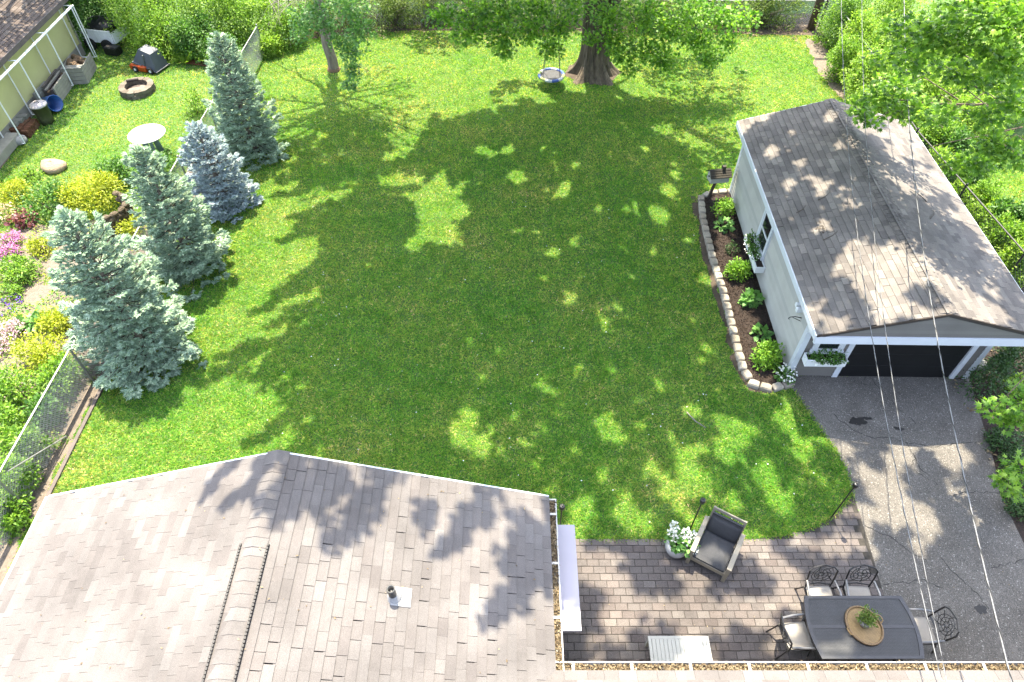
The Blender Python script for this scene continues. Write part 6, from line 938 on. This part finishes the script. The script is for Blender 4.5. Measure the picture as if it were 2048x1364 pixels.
# white pipe frame
pf = empty('pipe_frame', (-16.1,23.5,0), 'white metal pipe frame of a porch enclosure along the yellow wall', 'frame'); rp = .022
ys = [25.9-23.5, 23.7-23.5, 21.7-23.5, 19.9-23.5, 17.9-23.5]; zt = 2.05; xo, xi = -.12, -.72
MB().tube([(xo,2.42,zt),(xo,-6,zt)], .028, 8).build('rail', 'white', pf); MB().tube([(xo-.09,2.42,zt-.02),(xo-.09,-6,zt-.02)], .018, 8).build('rail', 'white', pf)
for y_ in ys:
    u_ = MB(); u_.tube([(xo,y_,zt),(xo,y_,.1),(xi,y_,.1),(xi,y_,zt),(xo,y_,zt)], rp, 6)
    if y_ == ys[0]: u_.tube([(xo,y_-.14,zt),(xo,y_-.14,.16),(xi,y_-.14,.16)], rp, 6)
    u_.build('support', 'white', pf)
# clutter along the wall
def logs(x, y, z, rz, n, label, seed):
    q = random.Random(seed); 
    for k in range(n):
        L = q.uniform(.38,.6); r0 = q.uniform(.07,.11); e = empty('firewood_log', (x+q.uniform(-.28,.28), y+q.uniform(-.4,.4), z+q.uniform(0,.1)), label, 'log', 'firewood logs in the grey box', rz+q.uniform(-.6,.6)); MB().tube([(0,-L/2,r0),(0,0,r0*1.02),(0,L/2,r0)], r0, 9).build('log', 'log', e); MB().lathe([(r0*.93,0),(r0*.93,.004)], 9).build('log_end', 'logend', e).matrix_local = Matrix.Translation((0,-L/2-.001,r0)) @ Matrix.Rotation(R(90), 4, 'X')
cr = empty('wooden_box', (-16.25,24.55,0), 'weathered grey plank box holding firewood under the pipe frame', 'box', None, R(8))
for k in range(4): MB().box(.34,.37,-.62,.62,.02+k*.15,.155+k*.15).build('plank', 'oldwood', cr); MB().box(-.37,-.34,-.62,.62,.02+k*.15,.155+k*.15).build('plank', 'oldwood', cr); MB().box(-.34,.34,-.62,-.59,.02+k*.15,.155+k*.15).build('plank', 'oldwood', cr)
MB().box(-.35,.38,-.66,-.40,.62,.65).build('lid_board', 'cblock', cr); MB().box(-.33,.33,-.58,.60,.02,.32).build('firewood_bed', 'log', cr)
logs(-16.3, 24.7, .36, .5, 7, 'short brown firewood log lying in the grey plank box', 3)
bs = empty('board_stack', (-16.45,23.2,0), 'leaning stack of grey ribbed boards between blue tub and plank box', 'boards', None, R(4))
for k in range(5): MB().box(.14,.19,-.6,.6,.02+k*.115,.125+k*.115).build('board', 'oldwood', bs)
for k, (xx, t_) in enumerate([(-.05,.5),(-.14,.55),(-.24,.62)]): MB().box(xx,xx+.06,-.7+k*.08,.75,t_-.04,t_).build('board', ('log','oldwood','fasc')[k], bs)
MB().box(-.3,.13,-.55,.55,.0,.5).build('crate', 'fasc', bs)
bt = empty('blue_tub', (-16.3,22.15,0), 'bright blue plastic tub lying under the pipe frame', 'tub'); tq = MB().lathe([(.16,-.3),(.20,-.29),(.27,.28),(.285,.29),(.285,.31),(.255,.31),(.19,-.25),(.0,-.25)], 20).build('tub_body', 'bluep', bt, True); tq.matrix_local = Matrix.Translation((0,.0,.27)) @ Matrix.Rotation(R(75), 4, 'Y') @ Matrix.Rotation(R(25), 4, 'X')
wp = empty('metal_panel', (-16.75,22.6,0), 'white metal appliance panel leaning against the foundation beside the blue tub', 'panel'); MB().box(0,.08,-.45,.45,.0,.62).build('sheet', 'cblock', wp); MB().lathe([(.09,0),(.09,.02)], 14).build('dial', 'galv', wp).matrix_local = Matrix.Translation((.082,-.1,.42)) @ Matrix.Rotation(R(90), 4, 'Y')
tc_ = empty('trash_can', (-16.15,21.35,0), 'olive trash can with pale lid standing by the yellow house', 'trash can'); MB().lathe([(.21,0),(.23,.2),(.26,.62),(.275,.62),(.275,.66),(.24,.66)], 22).build('bin', 'canm', tc_, True); MB().lathe([(.285,.65),(.285,.69),(.20,.74),(.0,.75)], 22).build('lid', 'lid', tc_, True); MB().tube([(-.06,0,.745),(-.05,0,.79),(.05,0,.79),(.06,0,.745)], .012, 6).build('lid_handle', 'black', tc_)
bp2 = empty('brick_pile', (-16.75,20.85,0), 'pile of reddish old bricks with grey blocks on top by the yellow wall', 'bricks'); q = random.Random(3); bm_ = MB().cbox(-.10,.10,-.05,.05,0,.065,.006).mesh('brick', 'brick')
for k in range(7):
    for j in range(5):
        for z_ in range(5 - (j > 3)): put('brick', bm_, bp2, (-.42+.21*j*.9+q.uniform(-.02,.02), -.42+.115*k+q.uniform(-.012,.012), .066*z_), (0,0,q.uniform(-.12,.12)))
for k in range(3): MB().cbox(-.2,.2,-.1,.1,0,.1,.01).build('block', 'cblock', bp2).matrix_local = Matrix.Translation((-.1+.06*k,-.25+.24*k,.335)) @ Matrix.Rotation(q.uniform(-.2,.2), 4, 'Z')
tag(MB().blob((-16.45,20.05,.12), (.22,.2,.16), 5, .15).build('rock', 'greyrock', None, True), 'grey rock at the lower end of the brick pile', 'rock')
# fire pit
fpz = empty('fire_pit', (-13.75,23.45,0), 'round stone fire pit ring on the neighbour lawn', 'fire pit'); q = random.Random(8)
blk = MB()
n_ = 14; a1 = math.pi/n_*.97; P8 = [(.40*math.cos(-a1),.40*math.sin(-a1)),(.60*math.cos(-a1),.60*math.sin(-a1)),(.62,0),(.60*math.cos(a1),.60*math.sin(a1)),(.40*math.cos(a1),.40*math.sin(a1))]; fm = MB().prism(P8, .0, .125).mesh('fire_pit_block', 'firestone')
for z_ in range(2):
    for k in range(n_): put('fire_pit_block', fm, fpz, (q.uniform(-.01,.01), q.uniform(-.01,.01), z_*.13), (0,0,2*math.pi*(k+.5*z_)/n_))
MB().lathe([(.385,.0),(.385,.07),(.2,.11),(.0,.1)], 18).build('ash_bed', 'ash', fpz); 
e = tag(MB().tube([(-14.15,23.65,.30),(-13.75,23.75,.31)], .05, 8).build('charred_log', 'char'), 'charred log resting on the fire pit rim', 'log')
# lawn sweeper cart
ct = empty('lawn_cart', (-13.85,25.2,0), 'grey plastic dump cart with orange base tipped on the neighbour lawn', 'cart', None, R(-20))
CT = Matrix.Rotation(R(14), 4, 'Y'); hp = MB(); bot = [(-.52,-.34,.24),(.5,-.36,.2),(.5,.36,.2),(-.52,.34,.24)]; top = [(-.28,-.22,.78),(.24,-.24,.80),(.24,.24,.80),(-.28,.22,.78)]; hp.add([CT @ Vector(p) for p in bot+top], [(0,3,2,1),(4,5,6,7),(0,1,5,4),(1,2,6,5),(2,3,7,6),(3,0,4,7)]); hp.build('hopper', 'tub', ct); MB().box(-.54,.52,-.38,.38,.19,.235,CT).build('hopper_rim', 'tub', ct); MB().box(-.02,.02,-.37,-.345,.25,.72,CT).build('rib', 'tub', ct)
MB().cbox(-.62,.12,-.44,-.30,.06,.26,.04).build('base', 'orange', ct); MB().cbox(-.62,.12,.30,.42,.06,.26,.04).build('base', 'orange', ct)
for (wx, wy) in ((-.35,-.46),(-.35,.46),(.3,-.40)):
    wq = MB().lathe([(.11,-.03),(.12,-.02),(.12,.02),(.11,.03)], 16).build('wheel', 'tyre', ct); wq.matrix_local = Matrix.Translation((wx,wy,.12)) @ Matrix.Rotation(R(90), 4, 'X'); MB().lathe([(.05,-.04),(.05,.04)], 12).build('hub', 'white', wq)
for k in range(3): tag(MB().tube([(-12.9,25.55+.09*k,.06+.03*k),(-11.6,25.25+.11*k,.05)], .018, 6).build('garden_tool_handle', 'redm'), 'faded red pole lying on the grass right of the grey cart', 'pole', 'red poles beside the cart')
# white trailer under the shrubs
tl = empty('utility_trailer', (-16.25,27.2,0), 'white ribbed trailer with black tarp half hidden under the thicket', 'trailer', None, R(-12))
MB().box(-.75,.7,-.5,.5,.35,.40).build('bed', 'oldwood', tl); 
for k in range(8): MB().box(-.75+k*.182,-.75+k*.182+.165,-.53,-.5,.3,.78).build('side_board', 'white', tl)
MB().box(.7,.74,-.5,.5,.3,.72).build('end_board', 'white', tl); MB().box(-.75,.7,-.56,-.53,.76,.81).build('top_rail', 'white', tl); MB().blob((-.05,.1,.78), (.7,.5,.24), 7, .18, 16, 8).build('tarp', 'tarp', tl, True)
for wx in (-.35,.4):
    wq = MB().lathe([(.2,-.06),(.24,-.04),(.24,.04),(.2,.06)], 18).build('wheel', 'tyre', tl); wq.matrix_local = Matrix.Translation((wx,-.62,.24)) @ Matrix.Rotation(R(90), 4, 'X')
MB().cbox(.45,1.0,-.95,-.62,.05,.34,.03).build('black_crate', 'tarp', tl)
# resin table
rt = empty('garden_table', (-11.78,19.5,0), 'round white resin table on the neighbour lawn', 'table'); MB().lathe([(.0,.69),(.56,.69),(.58,.70),(.58,.72),(.565,.73),(.0,.735)], 36).build('tabletop', 'ptable', rt); MB().lathe([(.025,.736),(.025,.739)], 12).build('umbrella_hole', 'black', rt)
for k in range(4):
    a = k*math.pi/2+.5; l_ = MB(); mt_ = Matrix.Rotation(a, 4, 'Z'); l_.add([mt_ @ Vector(p) for p in ((.06,-.05,.69),(.22,-.05,.69),(.22,.05,.69),(.06,.05,.69),(.10,-.04,0),(.30,-.05,0),(.30,.05,0),(.10,.04,0))], [(0,1,2,3),(4,7,6,5),(0,4,5,1),(1,5,6,2),(2,6,7,3),(3,7,4,0)]); l_.build('leg', 'pleg', rt)
# rocks
for nm, lab, c, r_, mt_, sd2 in [('boulder','large tan boulder at the edge of the neighbour lawn',(-14.7,18.6,.10),(.42,.34,.20),'boulder',3),('garden_rock','long cream coloured stone, upper of the two rounded stones',(-13.55,11.75,.14),(.30,.13,.15),'rock',4),('garden_rock','rounded pale stone, lower of the two rounded stones',(-13.45,11.45,.12),(.20,.14,.14),'greyrock',6),('garden_rock','grey white rock at the left frame edge beside the big spirea',(-12.9,10.0,.12),(.26,.3,.2),'greyrock',7),('garden_rock','small pale stone beside the golden shrub and dark red plant',(-12.75,15.2,.06),(.14,.11,.1),'boulder',8)]:
    tag(MB().blob(c, r_, sd2, .16, 16, 10).build(nm, mt_, None, True), lab, 'rock')
# stacked stone wall of the raised garden
sw_ = empty('stone_wall', (-11.5,15.9,0), 'small curved stacked stone wall below the golden juniper', 'wall'); q = random.Random(6); stm = [MB().blob((0,0,0), (.135,.09,.075), 30+k, .12, 8, 5).mesh('stone', 'wallstone') for k in range(4)]
for row in range(6):
    for k in range(7):
        a = R(-70+k*22+row % 2*11); put('stone', stm[(k+row) % 4], sw_, (.62*math.cos(a)-.3+q.uniform(-.02,.02), .62*math.sin(a)-.05, .07+row*.115), (0,0,a+math.pi/2+q.uniform(-.2,.2)))
# garden spray can / yellow stake
tag(MB().tube([(-13.05,12.3,.06),(-12.75,12.0,.03)], [.035,.010], 6).build('garden_stake', 'l_gold'), 'yellow green garden stake lying in the bare soil', 'stake')
# dead brush pile at the fence corner
db = empty('dead_branch', (-8.8,27.3,0), 'pale bare dead branches hanging over the back fence corner', 'branch'); q = random.Random(12); mb = MB()
for k in range(22):
    a = q.uniform(2.6,6.2); L = q.uniform(.6,1.5); p0 = Vector((q.uniform(-.6,.9), q.uniform(-.2,.5), q.uniform(.9,1.9))); d = Vector((math.cos(a)*.7, math.sin(a)*.5-.2, -.5)); mb.tube([p0, p0+d*L*.5+Vector((0,0,.15)), p0+d*L], [.014,.009,.003], 4)
    for j in range(3):
        s = p0+d*L*(.35+.2*j); mb.tube([s, s+Vector((q.uniform(-.3,.3), q.uniform(-.3,.1), -.25))], [.006,.002], 3)
mb.tube([(0,.4,0),(0,.35,1.0),(.1,.2,1.9)], [.04,.03,.015], 6); mb.build('branch', 'palebark', db)
# dry bare brush of the back fence line
for i, (x, y) in enumerate([(-4.9,28.6),(8.8,28.5),(10.4,28.6),(13.4,26.6)]):
    b_ = empty('dry_bush', (x,y,0), 'tangle of dry brown twigs in the growth along the back fence', 'shrub', 'dry bushes along the back fence'); q = random.Random(40+i); mb = MB()
    for k in range(40):
        a = q.uniform(0,6.28); L = q.uniform(.5,1.5); mb.tube([(0,0,0),(.3*L*math.cos(a),.3*L*math.sin(a),.6*L),(.65*L*math.cos(a+.3),.5*L*math.sin(a+.3)-.1,.85*L)], [.012,.008,.003], 4)
    mb.build('twigs', 'twig', b_)
tag(MB().tube([(12.75,27.9,1.45),(12.8,23.5,1.35)], .02, 8).build('fence_rail_end', 'galv'), 'loose pale metal rail sticking out of the shrubs by the utility pole', 'rail')
tag(MB().cbox(11.15,11.5,10.3,10.7,.0,.12,.02).build('paving_stone', 'cblock'), 'square pale paving stone beside the garage corner', 'stone')
tag(MB().tube([(4.0,9.05,.05),(4.15,8.8,.06),(4.36,8.62,.05)], [.012,.015,.007], 6).build('fallen_branch', 'palebark'), 'short pale fallen branch lying on the lawn', 'branch')

# ------------------------------------------------------------------ grass
NOGRASS = [DRIVE, PATIO, MBED, SOIL_D]
SOFT = [SOIL_B, SOIL_E, SOIL_N, SOIL_T, SOIL_F, SOIL_R]
def grass(x0, x1, y0, y1, n, label):
    x = rng.uniform(x0,x1,n); y = rng.uniform(y0,y1,n)
    dep = y*.657+9.72; k = rng.random(n) < (14.5/dep)**1.7; x, y, dep = x[k], y[k], dep[k]
    u = 1024+1365*x/dep; v = 682-1365*(y*.75356-8.48)/dep; k = (u > -110) & (u < 2160) & (v > -60) & (v < 1420); x, y = x[k], y[k]
    k = np.ones(len(x), bool)
    for P in NOGRASS: k &= ~inpoly(x, y, P)
    nz = vnoise(x+90, y+30, 2.3)
    for P in SOFT: k &= ~(inpoly(x, y, P) & (nz < .8))
    k &= ~((x > XL+.4) & (x < XR-.3) & (y < YB-.25)); k &= ~((x > XR-.4) & (y < 2.5))
    c, s = math.cos(-GROT), math.sin(-GROT); gx = (x-GX)*c-(y-GY)*s; gy = (x-GX)*s+(y-GY)*c; k &= ~((gx > 0) & (gx < GW) & (gy > 0) & (gy < GL))
    k &= ~(x < -16.8); x, y = x[k], y[k]; N = len(x)
    a = rng.uniform(0,6.28,N); hh = rng.uniform(.02,.048,N)*(.6+.45*vnoise(x+11, y+7, 3.1)+.5*vnoise(x+31, y+57, 9.)**2); w = rng.uniform(.006,.013,N)*(1+(y*.657+9.7)/40); le = rng.uniform(.5,2.0,N)*hh; b = rng.uniform(0,6.28,N)
    V = np.zeros((N,3,3), np.float32); V[:,0,0] = x-np.cos(a)*w; V[:,0,1] = y-np.sin(a)*w; V[:,1,0] = x+np.cos(a)*w; V[:,1,1] = y+np.sin(a)*w; V[:,2,0] = x+np.cos(b)*le; V[:,2,1] = y+np.sin(b)*le; V[:,2,2] = hh; V[:,:2,2] = .0
    o = bpy.data.objects.new('grass', np_mesh('grass', V.reshape(-1,3), np.arange(N*3).reshape(-1,3), 'grass', 3)); COL.objects.link(o); tag(o, label, 'grass', kind='stuff'); return N
ng = grass(-9.9, 12.9, 4.5, 29, 2150000, 'mown green lawn grass of the back yard')
ng += grass(-16.8, -9.95, 3, 28, 430000, 'sunlit bright grass of the neighbour yard')
ng += grass(13.2, 19, 14, 20.5, 150000, 'grass patch beyond the east fence')
# white petals and clover flecks on the lawn
N = 150; x = rng.uniform(-6,7.4,N); y = rng.uniform(6.2,17,N); k = ~inpoly(x, y, DRIVE) & ~inpoly(x, y, PATIO) & ~inpoly(x, y, MBED); x, y = x[k], y[k]; N = len(x)
tag(leafobj('petals', [scatter(np.stack([x, y, np.full(N,.055)], 1), unit(N)*np.array((1,1,.2)), np.tile(np.array((0,0,1.)),(N,1)), rng.uniform(.02,.045,N), TW)], 'f_white', None), 'small white petals strewn over the lawn', 'petals', kind='stuff')
N = 900; x = np.concatenate([rng.uniform(-9,12.6,N), rng.uniform(10.4,13.5,500)]); y = np.concatenate([28.3+rng.normal(0,.45,N), rng.uniform(5,11,500)]); N = len(x)
tag(leafobj('leaf_litter', [scatter(np.stack([x, y, np.full(N,.03)+rng.random(N)*.03], 1), unit(N)*np.array((1,1,.3)), np.tile(np.array((0,0,1.)),(N,1))+unit(N)*.4, rng.uniform(.05,.11,N), TW)], 'litter', None), 'dry leaves under the back fence and beside the driveway', 'leaves', kind='stuff')
# grit, seeds and small leaf scraps on the hard surfaces
N = 520; x = rng.uniform(.9,10.3,N); y = rng.uniform(3.0,10,N); k = inpoly(x, y, DRIVE) | inpoly(x, y, PATIO); x, y = x[k], y[k]; N = len(x)
tag(leafobj('leaf_litter', [scatter(np.stack([x, y, np.full(N,.03)], 1), unit(N)*np.array((1,1,.15)), np.tile(np.array((0,0,1.)),(N,1)), rng.uniform(.012,.035,N), TS)], 'litter', None), 'small leaf scraps and seeds strewn over patio and driveway', 'leaves', kind='stuff')
# fallen scraps on the house roof
N = 90; x = rng.uniform(-7,.4,N); y = rng.uniform(1.5,5.3,N); z = np.where(x > XM, EZ+(XR-x)*sl, EZ+(x-XL)*(RZ-EZ)/(XM-XL))+.028
tag(leafobj('leaf_litter', [scatter(np.stack([x, y, z], 1), unit(N)*np.array((1,1,.1)), np.tile(np.array((0,0,1.)),(N,1))+unit(N)*.2, rng.uniform(.015,.05,N), TS)], 'litter', None), 'dry leaf scraps lying on the house roof shingles', 'leaves', kind='stuff')
# tufts creeping over the driveway and patio edges
E_ = [(6.62,9.7),(6.72,9.36),(6.94,8.6),(7.12,8.07),(7.18,7.57),(7.16,7.03),(6.77,6.63),(6.25,6.3),(5.59,6.08),(4.76,5.99),(1.0,5.99)]
P = np.array([(a[0]+rng.normal(0,.035), a[1]+rng.normal(0,.035)) for a in walk(E_, .012) for _ in range(3)]); N = len(P); fw = unit(N); fw[:, 2] = np.abs(fw[:, 2])*.6+.15
tag(leafobj('edge_grass', [scatter(np.concatenate([P, np.full((N,1),.012)], 1), fw, unit(N)+np.array((0,0,.8)), rng.uniform(.03,.085,N), T_simple(.16))], 'grass', None), 'ragged grass creeping over the patio and driveway edge', 'grass', kind='stuff')
print('grass blades', ng)
